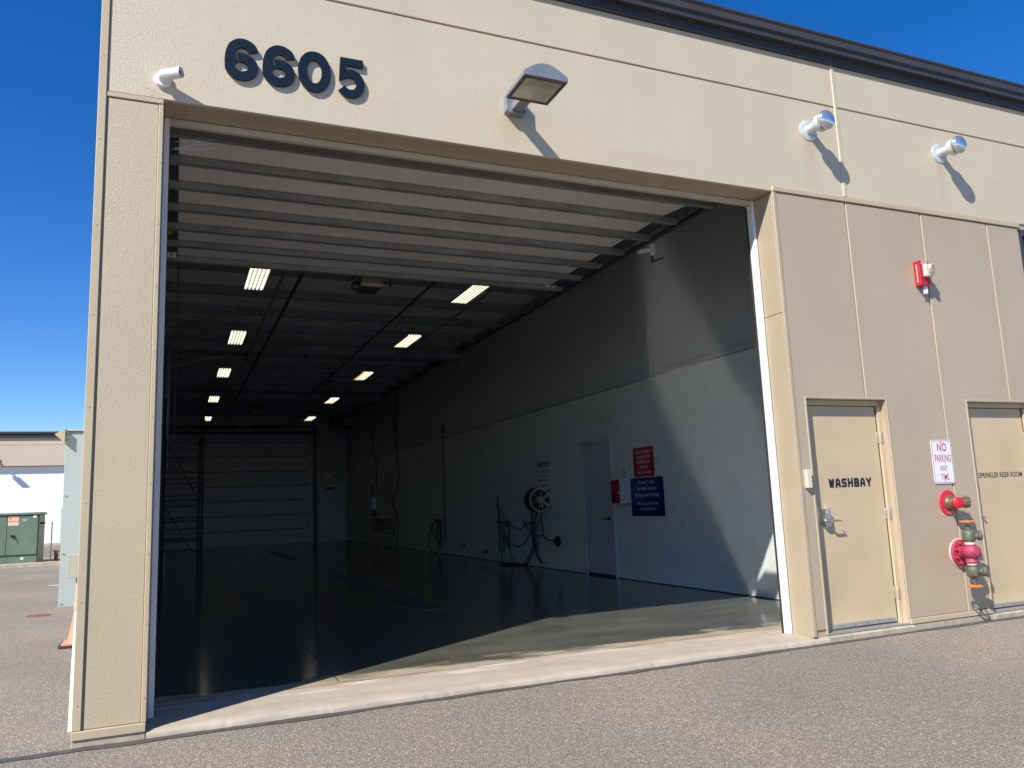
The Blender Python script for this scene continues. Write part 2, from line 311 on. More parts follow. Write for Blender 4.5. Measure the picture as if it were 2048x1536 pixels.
# ------------------------------------------------------------------ mesh helpers
class MB:
    def __init__(s): s.v = []; s.f = []; s.smooth = []
    def add(s, vs, fs, sm=False):
        o = len(s.v); s.v += [tuple(v) for v in vs]; s.f += [tuple(i + o for i in f) for f in fs]; s.smooth += [sm] * len(fs); return s
    def box(s, x0, x1, y0, y1, z0, z1, c=0.0):
        if x0 > x1: x0, x1 = x1, x0
        if y0 > y1: y0, y1 = y1, y0
        if z0 > z1: z0, z1 = z1, z0
        c = min(c, .45 * (x1 - x0), .45 * (y1 - y0), .45 * (z1 - z0))
        if c <= 0:
            v = [(x, y, z) for x in (x0, x1) for y in (y0, y1) for z in (z0, z1)]
            return s.add(v, [(0, 1, 3, 2), (4, 6, 7, 5), (0, 4, 5, 1), (2, 3, 7, 6), (0, 2, 6, 4), (1, 5, 7, 3)])
        # chamfered box
        v = []; idx = {}
        for ix, x in enumerate((x0, x1)):
            for iy, y in enumerate((y0, y1)):
                for iz, z in enumerate((z0, z1)):
                    dx = c if ix == 0 else -c; dy = c if iy == 0 else -c; dz = c if iz == 0 else -c
                    for k, p in enumerate(((x, y + dy, z + dz), (x + dx, y, z + dz), (x + dx, y + dy, z))):
                        idx[(ix, iy, iz, k)] = len(v); v.append(p)
        f = []
        I = lambda *a: idx[a]
        f.append((I(0,0,0,0), I(0,0,1,0), I(0,1,1,0), I(0,1,0,0))); f.append((I(1,0,0,0), I(1,1,0,0), I(1,1,1,0), I(1,0,1,0)))
        f.append((I(0,0,0,1), I(1,0,0,1), I(1,0,1,1), I(0,0,1,1))); f.append((I(0,1,0,1), I(0,1,1,1), I(1,1,1,1), I(1,1,0,1)))
        f.append((I(0,0,0,2), I(0,1,0,2), I(1,1,0,2), I(1,0,0,2))); f.append((I(0,0,1,2), I(1,0,1,2), I(1,1,1,2), I(0,1,1,2)))
        for a in (0, 1):
            for b_ in (0, 1):
                f.append((I(a,b_,0,0), I(a,b_,1,0), I(a,b_,1,1), I(a,b_,0,1)))
                f.append((I(a,0,b_,0), I(a,1,b_,0), I(a,1,b_,2), I(a,0,b_,2)))
                f.append((I(0,a,b_,1), I(1,a,b_,1), I(1,a,b_,2), I(0,a,b_,2)))
        for a in (0, 1):
            for b_ in (0, 1):
                for d in (0, 1): f.append((I(a,b_,d,0), I(a,b_,d,1), I(a,b_,d,2)))
        return s.add(v, f)
    def cyl(s, p0, p1, r0, r1=None, n=20, caps=True):
        r1 = r0 if r1 is None else r1
        p0 = Vector(p0); p1 = Vector(p1); d = (p1 - p0).normalized()
        u = d.orthogonal().normalized(); q = d.cross(u)
        v = []
        for p, r in ((p0, r0), (p1, r1)):
            for k in range(n):
                a = 2 * math.pi * k / n; v.append(p + u * r * math.cos(a) + q * r * math.sin(a))
        s.add(v, [(k, (k + 1) % n, n + (k + 1) % n, n + k) for k in range(n)], True)
        if caps:
            s.add(v[:n], [tuple(range(n))[::-1]]); s.add(v[n:], [tuple(range(n))])
        return s
    def lathe(s, o, ax, prof, n=28):
        """prof: list of (distance along axis, radius)"""
        o = Vector(o); d = Vector(ax).normalized(); u = d.orthogonal().normalized(); q = d.cross(u)
        v = []
        for t, r in prof:
            for k in range(n):
                a = 2 * math.pi * k / n; v.append(o + d * t + (u * math.cos(a) + q * math.sin(a)) * max(r, 1e-4))
        f = []
        for i in range(len(prof) - 1):
            for k in range(n): f.append((i * n + k, i * n + (k + 1) % n, (i + 1) * n + (k + 1) % n, (i + 1) * n + k))
        return s.add(v, f, True)
    def tube(s, pts, r, n=8, smooth_path=True, sub=6):
        P = [Vector(p) for p in pts]
        if smooth_path and len(P) > 2:
            Q = []
            for i in range(len(P) - 1):
                a = P[max(i - 1, 0)]; b = P[i]; c = P[i + 1]; d = P[min(i + 2, len(P) - 1)]
                for k in range(sub):
                    t = k / sub
                    Q.append(.5 * ((2 * b) + (c - a) * t + (2 * a - 5 * b + 4 * c - d) * t * t + (3 * b - a - 3 * c + d) * t ** 3))
            Q.append(P[-1]); P = Q
        v = []; u = None
        for i, p in enumerate(P):
            d = (P[min(i + 1, len(P) - 1)] - P[max(i - 1, 0)]).normalized()
            if u is None: u = d.orthogonal().normalized()
            else:
                u = (u - d * u.dot(d)); u = u.normalized() if u.length > 1e-6 else d.orthogonal().normalized()
            q = d.cross(u)
            for k in range(n):
                a = 2 * math.pi * k / n; v.append(p + (u * math.cos(a) + q * math.sin(a)) * r)
        f = [(i * n + k, i * n + (k + 1) % n, (i + 1) * n + (k + 1) % n, (i + 1) * n + k) for i in range(len(P) - 1) for k in range(n)]
        f += [tuple(range(n))[::-1], tuple(len(v) - n + k for k in range(n))]
        return s.add(v, f, True)
    def prism(s, poly, fn, a, b):
        """poly 2D list, fn(u,v,w)->xyz, extruded w from a to b"""
        n = len(poly)
        v = [fn(p[0], p[1], a) for p in poly] + [fn(p[0], p[1], b) for p in poly]
        return s.add(v, [tuple(range(n))[::-1], tuple(range(n, 2 * n))] + [(k, (k + 1) % n, n + (k + 1) % n, n + k) for k in range(n)])
    def ball(s, c, r, nu=20, nv=12, sc=(1, 1, 1)):
        prof = []
        v = []; f = []
        for j in range(nv + 1):
            th = math.pi * j / nv
            for k in range(nu):
                a = 2 * math.pi * k / nu
                v.append((c[0] + r * sc[0] * math.sin(th) * math.cos(a), c[1] + r * sc[1] * math.sin(th) * math.sin(a), c[2] + r * sc[2] * math.cos(th)))
        for j in range(nv):
            for k in range(nu): f.append((j * nu + k, (j + 1) * nu + k, (j + 1) * nu + (k + 1) % nu, j * nu + (k + 1) % nu))
        return s.add(v, f, True)
    def ribbon(s, pts, wid, fn, a, b, closed=False, maxm=1.6):
        """stroke of constant width along a 2D path, extruded"""
        P = [Vector((p[0], p[1])) for p in pts]; n = len(P); Lp = []; Rp = []
        for i in range(n):
            if closed: d0 = (P[i] - P[i - 1]).normalized(); d1 = (P[(i + 1) % n] - P[i]).normalized()
            else:
                d0 = (P[i] - P[i - 1]).normalized() if i else (P[1] - P[0]).normalized()
                d1 = (P[i + 1] - P[i]).normalized() if i < n - 1 else d0
            t = (d0 + d1); t = t.normalized() if t.length > 1e-5 else d0
            nn = Vector((-t.y, t.x)); m_ = 1 / max(.3, nn.dot(Vector((-d1.y, d1.x)))); m_ = min(m_, maxm)
            Lp.append(P[i] + nn * wid / 2 * m_); Rp.append(P[i] - nn * wid / 2 * m_)
        m = n if closed else n - 1
        v = []
        for w_ in (a, b):
            v += [fn(p.x, p.y, w_) for p in Lp] + [fn(p.x, p.y, w_) for p in Rp]
        f = []
        for i in range(m):
            j = (i + 1) % n
            f += [(i, j, n + j, n + i), (2*n + i, 3*n + i, 3*n + j, 2*n + j), (i, 2*n + i, 2*n + j, j), (n + i, n + j, 3*n + j, 3*n + i)]
        if not closed: f += [(0, n, 3*n, 2*n), (n-1, 3*n-1, 4*n-1, 2*n-1)]
        return s.add(v, f)
    def mesh(s, name, m, off=(0, 0, 0)):
        me = bpy.data.meshes.new(name)
        me.from_pydata([(a - off[0], b - off[1], c - off[2]) for a, b, c in s.v], [], s.f)
        me.polygons.foreach_set('use_smooth', s.smooth)
        if m: me.materials.append(m)
        me.update()
        return me

def fixnormals(me):
    import bmesh
    bm = bmesh.new(); bm.from_mesh(me); bmesh.ops.recalc_face_normals(bm, faces=bm.faces); bm.to_mesh(me); bm.free()

ORG = {}
def obj(name, mb, m, parent=None, kind=None, label=None, loc=None):
    if parent is not None: org = ORG[parent.name]
    elif loc is not None: org = Vector(loc)
    else:
        xs = [v[0] for v in mb.v]; ys = [v[1] for v in mb.v]; zs = [v[2] for v in mb.v]
        org = Vector(((min(xs) + max(xs)) / 2, (min(ys) + max(ys)) / 2, min(zs)))
    mm = M[m] if isinstance(m, str) else m
    me = mb.mesh(name, mm, org); fixnormals(me)
    if any(mb.smooth):
        try: me.set_sharp_from_angle(angle=math.radians(40))
        except Exception: pass
    o = bpy.data.objects.new(name, me); COL.objects.link(o)
    if parent is not None: o.parent = parent
    else: o.location = org
    ORG[o.name] = org
    if kind: o['kind'] = kind
    if label: o['label'] = label
    return o
def thing(name, label, cat, loc=(0, 0, 0), group=None):
    o = bpy.data.objects.new(name, None); COL.objects.link(o); o.location = loc
    o.empty_display_size = .1
    ORG[o.name] = Vector(loc)
    return tag(o, label, cat, group)
def tag(o, label, cat, group=None):
    o['label'] = label; o['category'] = cat
    if group: o['group'] = group
    return o
def kids(o): return [c for c in bpy.data.objects if c.parent == o]
def dup(o, loc, label=None, parent=None, children=None):
    c = o.copy(); COL.objects.link(c)
    if parent is None: c.location = loc
    else: c.parent = parent
    ORG[c.name] = Vector(loc) if loc is not None else ORG[o.name]
    if label: c['label'] = label
    for k in kids(o): dup(k, None, None, c)
    return c

FAC = lambda u, v, w_: (u, w_, v)              # drawing on the facade (faces -y)
RW = lambda u, v, w_: (w_, -u, v)              # drawing on the right wall (faces -x); u = -y

def text_mb(txt, size, fn, wdepth, u, v, wscale=1.0, bold=0.0, align='CENTER', spacing=1.0):
    cu = bpy.data.curves.new('t', 'FONT'); cu.body = txt; cu.size = size; cu.align_x = align; cu.offset = bold * size
    cu.space_character = spacing; cu.resolution_u = 3
    o = bpy.data.objects.new('t', cu); COL.objects.link(o)
    bpy.context.view_layer.update()
    me = bpy.data.meshes.new_from_object(o.evaluated_get(bpy.context.evaluated_depsgraph_get()))
    mb = MB(); mb.add([fn(u + p.co.x * wscale, v + p.co.y, wdepth) for p in me.vertices], [tuple(p.vertices) for p in me.polygons])
    bpy.data.objects.remove(o); bpy.data.curves.remove(cu); bpy.data.meshes.remove(me)
    return mb
def merge(*ms):
    r = MB()
    for m_ in ms: r.add(m_.v, m_.f)
    return r

# ================================================================== GROUND
g = MB(); g.add([(-400, -300, 0), (400, -300, 0), (400, 500, 0), (-400, 500, 0)], [(0, 1, 2, 3)])
obj('parking_lot', g, 'asphalt', kind='structure')
# tar seam along the foundation
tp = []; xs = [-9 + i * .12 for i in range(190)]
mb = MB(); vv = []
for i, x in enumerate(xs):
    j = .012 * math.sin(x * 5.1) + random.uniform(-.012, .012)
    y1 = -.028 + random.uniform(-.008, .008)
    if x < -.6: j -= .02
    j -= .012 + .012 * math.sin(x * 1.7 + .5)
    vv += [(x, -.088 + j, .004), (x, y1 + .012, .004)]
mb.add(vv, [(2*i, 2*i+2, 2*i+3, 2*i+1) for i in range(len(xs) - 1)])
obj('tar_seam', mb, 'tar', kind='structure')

# interior floor
g = MB().box(-.45, 7.0, .66, 29.2, -.1, .06)
fl = obj('washbay_floor', g, 'floor', kind='structure')
obj('control_joint', MB().box(-.3, 6.88, 7.5, 7.512, .06, .0615).box(-.3, 6.88, 14.5, 14.512, .06, .0615).box(1.2, 1.21, .67, 28.9, .06, .0612), 'darksteel', fl)

# apron (threshold slab): chipped front edge
mb = MB(); N = 260; prof = []
for i in range(N + 1):
    x = -.138 + (5.55 + .138) * i / N
    j = random.uniform(0, .0015) + .005 * math.sin(x * 9.3) + .006 * math.sin(x * 3.1 + 1) + (random.uniform(.004, .009) if random.random() < .07 else 0)
    chip = random.uniform(0, .003) + .003 * math.sin(x * 14) ** 2
    prof.append([(x, -.024 + j, -.02), (x, -.022 + j, .026 - chip), (x, -.012 + j, .038 - chip * .6), (x, .012 + j * .4, .047 - chip * .2), (x, .06, .052), (x, .38, .058), (x, .655, .0595)])
vv = [p for r in prof for p in r]; k = 7
mb.add(vv, [(i*k+j, (i+1)*k+j, (i+1)*k+j+1, i*k+j+1) for i in range(N) for j in range(k-1)], True)
obj('concrete_apron', mb, 'apron', kind='structure')
mb = MB().box(-.14, 5.5, .60, .612, .0595, .0605); obj('apron_joint', mb, 'rust', kind='structure')

# ================================================================== WASHBAY BUILDING
B = thing('washbay_building', 'tan metal panel warehouse with tall open wash bay under dark roof edge', 'building', (2.6, 0, 0))
HX0, HX1, HZ = -.14, 5.37, 4.33
DO = [(5.555, 6.59), (7.79, 8.83)]      # personnel door openings
DZ = 2.26
XE = 14.0
PT = .014                                # panel thickness
def panel(x0, x1, z0, z1, m, y0=0.0):
    return obj('wall_panel', MB().box(x0, x1, y0, y0 + PT, z0, z1, .005), m, B)
def lpanel(poly, m):
    """panel with a notch: extruded outline with a chamfered front edge"""
    mb = MB(); n = len(poly); c = .005
    ins = []
    for i in range(n):
        p0 = Vector(poly[i-1]); p = Vector(poly[i]); p1 = Vector(poly[(i+1) % n])
        d0 = (p - p0).normalized(); d1 = (p1 - p).normalized()
        n0 = Vector((-d0.y, d0.x)); n1 = Vector((-d1.y, d1.x)); b_ = (n0 + n1)
        b_ = b_ / max(.2, b_.dot(n0)); ins.append(p + b_ * c)
    v = [(p.x, 0, p.y) for p in ins] + [(p[0], c, p[1]) for p in poly] + [(p[0], PT, p[1]) for p in poly]
    f = [tuple(range(n))]
    for r in (0, 1): f += [(r*n+i, r*n+(i+1) % n, (r+1)*n+(i+1) % n, (r+1)*n+i) for i in range(n)]
    mb.add(v, f); return obj('wall_panel', mb, m, B)
g_ = .009
ZL = 4.39
# upper bands
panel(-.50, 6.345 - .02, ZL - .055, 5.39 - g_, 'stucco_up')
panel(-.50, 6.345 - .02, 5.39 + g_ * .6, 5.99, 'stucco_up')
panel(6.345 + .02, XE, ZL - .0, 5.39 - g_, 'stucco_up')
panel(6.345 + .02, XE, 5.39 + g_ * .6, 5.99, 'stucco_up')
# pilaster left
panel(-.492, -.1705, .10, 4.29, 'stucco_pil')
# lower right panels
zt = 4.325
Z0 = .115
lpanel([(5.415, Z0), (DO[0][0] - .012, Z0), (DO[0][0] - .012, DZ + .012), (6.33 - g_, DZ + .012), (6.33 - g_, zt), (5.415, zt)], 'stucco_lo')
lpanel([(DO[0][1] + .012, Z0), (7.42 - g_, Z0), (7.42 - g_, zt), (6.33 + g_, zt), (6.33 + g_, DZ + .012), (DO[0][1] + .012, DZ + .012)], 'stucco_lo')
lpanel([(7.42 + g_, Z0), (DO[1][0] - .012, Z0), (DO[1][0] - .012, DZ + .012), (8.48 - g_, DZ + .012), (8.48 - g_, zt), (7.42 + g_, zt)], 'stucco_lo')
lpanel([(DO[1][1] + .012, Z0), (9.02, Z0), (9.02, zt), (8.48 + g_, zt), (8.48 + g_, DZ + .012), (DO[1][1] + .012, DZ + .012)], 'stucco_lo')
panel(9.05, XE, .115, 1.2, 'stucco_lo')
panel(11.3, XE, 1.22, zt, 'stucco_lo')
# trims
def trim(name, x0, x1, y0, y1, z0, z1, m='trim_tan', c=.004):
    return obj(name, MB().box(x0, x1, y0, y1, z0, z1, c), m, B)
trim('corner_trim', -.556, -.503, -.012, .05, .10, 6.0)
trim('corner_trim', -.17, -.138, -.010, .012, .10, 4.288)
trim('band_trim', -.50, -.138, -.008, .012, 4.295, 4.33)
trim('base_trim', -.556, -.14, -.018, .012, .045, .098)
trim('base_trim', DO[0][1] + .01, DO[1][0] - .01, -.012, .012, .062, .112)
trim('batten', 6.345 - .022, 6.345 + .022, -.010, .012, 4.392, 5.99, 'stucco_up')
trim('band_trim', 5.375, 9.05, -.014, .012, 4.336, 4.386, 'trim_tan')
trim('jamb_trim', 5.372, 5.412, -.008, .012, .062, 4.333, 'stucco_lo')
for i, (a, b_) in enumerate(DO):
    trim('jamb_trim', a - .024, a - .002, -.006, .012, .062, DZ + .02, 'stucco_lo')
    trim('jamb_trim', b_ + .002, b_ + .024, -.006, .012, .062, DZ + .02, 'stucco_lo')
    trim('head_trim', a - .030, b_ + .030, -.003, .012, DZ + .001, DZ + .026, 'stucco_lo')
# reveals of the big opening
trim('reveal', -.176, -.1405, .0135, .262, .03, 4.33, 'reveal_tan')
trim('reveal', 5.3705, 5.398, .013, .262, .05, 3.10, 'reveal_tan', .003)
trim('reveal', 5.3705, 5.398, .013, .262, 3.104, 4.33, 'reveal_tan', .003)
trim('soffit', -.14, 5.3705, .015, .262, 4.331, 4.35, 'reveal_tan')
# reveals at the doors
for a, b_ in DO:
    trim('reveal', a - .022, a, .014, .0925, .062, DZ, 'reveal_tan', .002)
    trim('reveal', b_, b_ + .022, .014, .0925, .062, DZ, 'reveal_tan', .002)
    trim('reveal', a - .022, b_ + .022, .014, .0925, DZ + .0005, DZ + .02, 'reveal_tan', .002)
# hidden core of the front wall (fills behind the panels)
mb = MB()
mb.box(-.54, -.178, .0145, .30, 0, 6.0)
mb.box(-.178, 5.40, .0155, .30, 4.351, 6.0)
mb.box(5.40, DO[0][0] - .023, .0145, .30, 0, 6.0)
mb.box(DO[0][0] - .023, DO[0][1] + .023, .0145, .30, DZ + .021, 6.0)
mb.box(DO[0][1] + .023, DO[1][0] - .023, .0145, .30, 0, 6.0)
mb.box(DO[1][0] - .023, DO[1][1] + .023, .0145, .30, DZ + .021, 6.0)
mb.box(DO[1][1] + .023, 9.05, .0145, .30, 0, 6.0)
mb.box(9.05, 11.3, .0145, .30, 0, 1.2).box(9.05, 11.3, .0145, .30, 4.33, 6.0).box(9.05, 11.3, .24, .30, 1.2, 4.33)
mb.box(11.3, XE, .0145, .30, 0, 6.0)
obj('wall_core', mb, 'stucco_lo', B)
# side, back walls and roof
obj('side_wall', MB().box(-.55, -.36, .301, 29.4, 0, 6.0), 'stucco_lo', B)
obj('side_wall', MB().box(XE - .2, XE, .301, 29.4, 0, 6.0), 'stucco_lo', B)
obj('rear_wall', MB().box(-.36, XE - .2, 29.2, 29.4, 0, 6.0), 'stucco_lo', B)
roof = obj('roof', MB().box(-.55, XE, .05, 29.4, 6.01, 6.12), 'fascia', B)
# foundation
mb = MB(); 
for x0, x1, y0 in ((-.553, -.142, -.006), (DO[0][1] + .01, DO[1][0] - .01, -.004), (5.55, 5.56, 0), (DO[1][1] + .01, XE, -.004)):
    obj('foundation', MB().box(x0, x1, y0, .3, -.1, .058, .003), 'concrete', B)
# window further right (dark, only its edge in view)
wf = obj('window', MB().box(9.05, 9.12, .02, .12, 1.22, 4.33, .004).box(11.23, 11.3, .02, .12, 1.22, 4.33, .004).box(9.12, 11.23, .02, .12, 4.26, 4.33, .004).box(9.12, 11.23, .02, .12, 1.22, 1.29, .004), 'fascia', B)
obj('pane', MB().box(9.12, 11.23, .07, .08, 1.29, 4.26), mat('window_glass_dark', (.02, .03, .04), .05, spec=.8), wf)
# fascia: profiled dark metal roof edge
fp = [(.02, 5.866), (-.030, 5.868), (-.030, 5.955), (-.085, 5.958), (-.088, 5.990), (-.070, 6.0), (-.070, 6.030), (-.092, 6.045), (-.084, 6.115), (-.074, 6.122), (-.092, 6.145), (-.088, 6.165), (.05, 6.17), (.05, 6.0), (.02, 6.0)]
fx = -.68
for i in range(5):
    x0 = fx + i * 3.05; x1 = min(x0 + 3.048, XE + .12)
    mb = MB().prism(fp, lambda u, v, w_: (w_, u, v), x0, x1); obj('fascia', mb, 'fascia', B)
mb = MB().prism([(-.58 - .1, 5.868), (-.56, 5.865), (-.56, 6.165), (-.68, 6.145)], lambda u, v, w_: (u, w_, v), .06, 29.4)
obj('fascia', mb, 'fascia', B)
obj('soffit_strip', MB().box(fx, XE, -.033, .012, 5.860, 5.8655), 'fascia_dark', B)

# white frame round the opening
trim('door_frame', HX0 + .001, HX0 + .038, .2625, .362, .058, 4.33, 'white_trim', .003)
trim('door_frame', HX1 - .038, HX1 - .001, .2625, .362, .058, 4.33, 'white_trim', .003)
trim('door_frame', HX0 + .038, HX1 - .038, .2625, .310, 4.280, 4.33, 'header_trim', .003)
trim('weather_seal', HX1 - .0425, HX1 - .0385, .335, .362, .060, 4.279, 'rubber', .001)
trim('weather_seal', HX0 + .0385, HX0 + .0425, .335, .362, .060, 4.279, 'rubber', .002)
mb = MB()
for i in range(12):
    x = .1 + i * .46; mb.cyl((x, .2625, 4.305), (x, .259, 4.305), .0045, n=6)
for i in range(14):
    mb.cyl((HX1 - .038, .32, .2 + i * .31), (HX1 - .041, .32, .2 + i * .31), .005, n=6)
    mb.cyl((HX0 + .038, .32, .2 + i * .31), (HX0 + .041, .32, .2 + i * .31), .005, n=6)
for i in range(10):
    mb.cyl((-.154, -.010, .25 + i * .45), (-.154, -.0125, .25 + i * .45), .0045, n=6)
    mb.cyl((-.53, -.012, .25 + i * .62), (-.53, -.0145, .25 + i * .62), .0045, n=6)
o = obj('screws', mb, 'steel', B); o['kind'] = 'stuff'

# ---- personnel doors (parts of the building)
def strokes(word, x, z, h, wd, t, y):
    """blocky square lettering, each stroke its own tiny layer"""
    G = {'W': [[(0, 1), (.2, 0)], [(.2, 0), (.5, .75)], [(.5, .75), (.8, 0)], [(.8, 0), (1, 1)]],
         'A': [[(0, 0), (.10, .75), (.32, 1), (.68, 1), (.90, .75), (1, 0)], [(.15, .34), (.85, .34)]],
         'S': [[(1, 1), (.15, 1), (0, .86), (0, .64), (.15, .5), (.85, .5), (1, .36), (1, .14), (.85, 0), (0, 0)]],
         'H': [[(0, 0), (0, 1)], [(1, 0), (1, 1)], [(.15, .5), (.85, .5)]],
         'B': [[(.12, 0), (.85, 0), (1, .13), (1, .38), (.85, .5), (.12, .5)], [(.85, .54), (.95, .64), (.95, .87), (.82, 1), (.12, 1)], [(0, 0), (0, 1)]],
         'Y': [[(0, 1), (.5, .42)], [(1, 1), (.5, .42)], [(.5, .5), (.5, 0)]]}
    mb = MB(); k = 0; pitch = wd + .0135
    for i, ch in enumerate(word):
        x0 = x + t / 2 + i * pitch
        for st in G[ch]:
            k += 1; yy = y - .0003 * (k % 7)
            q = [Vector((x0 + p[0] * (wd - t), z + t / 2 + p[1] * (h - t))) for p in st]
            e0 = (q[0] - q[1]).normalized() * t / 2; e1 = (q[-1] - q[-2]).normalized() * t / 2
            q[0] = q[0] + e0; q[-1] = q[-1] + e1
            mb.ribbon([(p.x, p.y) for p in q], t, FAC, yy, yy + .0002, maxm=1.15)
    return mb
def pdoor(a, b_, num):
    ya = .10
    fr = obj('door_frame', MB().box(a, a + .045, .070, .20, .062, DZ - .052, .003).box(b_ - .045, b_, .070, .20, .062, DZ - .052, .003).box(a, b_, .070, .20, DZ - .05, DZ - .0005, .003), 'door_tan', B)
    obj('stop', MB().box(a + .045, a + .05, .093, .12, .09, DZ - .055).box(b_ - .05, b_ - .045, .093, .12, .09, DZ - .055), 'darksteel', fr)
    d = obj('door', MB().box(a + .051, b_ - .051, ya, ya + .045, .10, DZ - .057, .002), 'door_tan', B)
    obj('sweep', MB().box(a + .055, b_ - .055, ya - .008, ya - .0005, .088, .128, .002), 'steel', d)
    obj('sill', MB().box(a, b_, -.004, .16, .0605, .076, .003), 'steel', fr)
    s = MB()
    for i in range(6): s.cyl((a + .12 + i * .155, ya - .008, .107), (a + .12 + i * .155, ya - .011, .107), .006, n=6)
    obj('screws', s, 'darksteel', d)['kind'] = 'stuff'
    for z in (.30, 1.07, 1.83) :
        h_ = MB().cyl((b_ - .045, ya - .012, z), (b_ - .045, ya - .012, z + .115), .0085, n=12).box(b_ - .060, b_ - .050, ya - .006, ya - .0005, z, z + .115, .001).box(b_ - .04, b_ - .015, .062, .0695, z, z + .115, .001)
        h_.box(b_-.0535, b_-.0365, ya - .0215, ya-.003, z + .038, z + .0395).box(b_-.0535, b_-.0365, ya - .0215, ya-.003, z + .076, z + .0775)
        obj('hinge', h_, 'steel', d)
    return d
d1 = pdoor(*DO[0], 0)
obj('lettering', strokes('WASHBAY', 5.833, 1.404, .086, .068, .0225, .0985), 'number', d1)
# keypad lock
LX, LZ = 5.738, 1.082
lk = MB().prism([(LX - .040, LZ + .02), (LX - .040, LZ + .112), (LX - .032, LZ + .122), (LX + .026, LZ + .122), (LX + .034, LZ + .112), (LX + .034, LZ + .02)], FAC, .048, .0995)
obj('lockset', lk.lathe((LX - .002, .0995, LZ), (0, -1, 0), [(0, .053), (.038, .052), (.050, .044), (.052, 0)], 30), 'chrome', d1)
lv = MB().cyl((LX, .050, LZ + .012), (LX, .005, LZ + .012), .012).cyl((LX, .008, LZ + .012), (LX + .115, .008, LZ + .008), .010, .008, 14).cyl((LX + .112, .008, LZ + .008), (LX + .118, .035, LZ + .008), .008, .006, 12)
obj('lever', lv, 'chrome', d1)
kp = MB()
for r in range(2):
    for c_ in range(4): kp.cyl((LX - .025 + c_ * .0145, .048, LZ + .102 - r * .017), (LX - .025 + c_ * .0145, .044, LZ + .102 - r * .017), .004, n=8)
obj('keypad', kp, 'steel', d1)
d2 = pdoor(*DO[1], 1)
t = text_mb('SPRINKLER RISER ROOM', .078, FAC, .0985, 8.31, 1.447, .84, .012)
obj('lettering', t, 'number', d2)
obj('door_stop', MB().cyl((7.93, .0995, 1.03), (7.93, .07, 1.03), .008, n=10).cyl((7.93, .07, 1.03), (7.93, .062, 1.03), .014, n=12), 'steel', d2)
# door sill slabs
for a, b_ in DO:
    mb = MB(); N = 40; vv = []
    for i in range(N + 1):
        x = a - .02 + (b_ - a + .06) * i / N; j = random.uniform(0, .002)
        vv += [(x, -.03 + j, -.05), (x, -.03 + j, .045 - random.uniform(0, .002)), (x, -.005 + j * .5, .057), (x, .2, .060)]
    mb.add(vv, [(i*4+j, (i+1)*4+j, (i+1)*4+j+1, i*4+j+1) for i in range(N) for j in range(3)])
    mb.add([vv[0], vv[1], vv[2], vv[3], (a - .02, .2, -.05)], [(0, 1, 2, 3, 4)])
    mb.add([vv[-4], vv[-3], vv[-2], vv[-1], (vv[-1][0], .2, -.05)], [(0, 1, 2, 3, 4)])
    obj('door_step', mb, 'concrete', B)

# ---- raised overhead door (horizontal under the ceiling)
OD = thing('raised_overhead_door', 'raised overhead door with steel struts lying open under the front ceiling', 'garage door', (2.6, 3, 4.7))
sy = [1.10, 1.84, 2.47, 3.09, 3.72, 4.34, 4.97]
zz = [4.665, 4.735, 4.74, 4.74, 4.74, 4.74, 4.74]
edges_y = [1.035] + sy[:-1] + [5.04]
edges_z = [4.655] + zz[:-1] + [4.74]
for i in range(7):
    y0, y1 = edges_y[i] + .004, edges_y[i+1] - .004; z0, z1 = edges_z[i], edges_z[i+1]
    v = [(x, y, z + dz) for x in (-.04, 5.34) for (y, z) in ((y0, z0), (y1, z1)) for dz in (0, .045)]
    obj('door_section', MB().add(v, [(0, 1, 3, 2), (4, 6, 7, 5), (0, 4, 5, 1), (2, 3, 7, 6), (0, 2, 6, 4), (1, 5, 7, 3)]), 'doorskin', OD)
    for x0, x1 in ((-.20, -.045), (5.345, 5.50)):
        v = [(x, y, z + dz) for x in (x0, x1) for (y, z) in ((y0, z0 - .01), (y1, z1 - .01)) for dz in (0, .06)]
        obj('end_stile', MB().add(v, [(0, 1, 3, 2), (4, 6, 7, 5), (0, 4, 5, 1), (2, 3, 7, 6), (0, 2, 6, 4), (1, 5, 7, 3)]), 'darksteel', OD)
for i, (y, z) in enumerate(zip(sy, zz)):
    # hat-section strut: vertical web, flat bottom, lips
    zc = z - .006; h = .070
    pr = [(y - .055, zc), (y - .035, zc), (y - .030, zc - h), (y + .030, zc - h), (y + .035, zc), (y + .055, zc), (y + .055, zc - .004), (y + .038, zc - .004), (y + .034, zc - h - .004), (y - .034, zc - h - .004), (y - .038, zc - .004), (y - .055, zc - .004)]
    o = obj('strut', MB().prism(pr, lambda u, v, w_: (w_, u, v), -.20, 5.50), 'galv', OD)
    # roller hinge at the right end
    obj('roller_hinge', MB().box(5.50, 5.545, y - .03, y + .03, zc - .075, zc - .01, .004).cyl((5.54, y, zc - .03), (5.60, y, zc - .03), .010, n=8).cyl((5.585, y, zc - .03), (5.61, y, zc - .03), .022, n=14), 'galv', OD)
    obj('roller_hinge', MB().box(-.245, -.20, y - .03, y + .03, zc - .075, zc - .01, .004).cyl((-.24, y, zc - .03), (-.28, y, zc - .03), .022, n=14), 'galv', OD)
random.seed(11)
for i in range(1, 6):
    hb = MB()
    for k in range(3):
        x = random.uniform(.6, 5.0); r_ = random.uniform(.008, .016)
        hb.lathe((x, sy[i], zz[i] - .078), (0, 0, -1), [(0, r_), (.012, r_ * .8), (.02, 0)], 7)
    o = obj('mud_dauber_nest', hb, 'rust', OD); o['kind'] = 'stuff'
obj('label', MB().box(-.15, -.105, 3.95, 4.03, 4.705, 4.72), 'yellow', OD)
obj('end_plate', MB().box(5.26, 5.34, 4.93, 4.945, 4.70, 4.775).box(5.36, 5.44, 4.93, 4.945, 4.70, 4.775), 'white', OD)
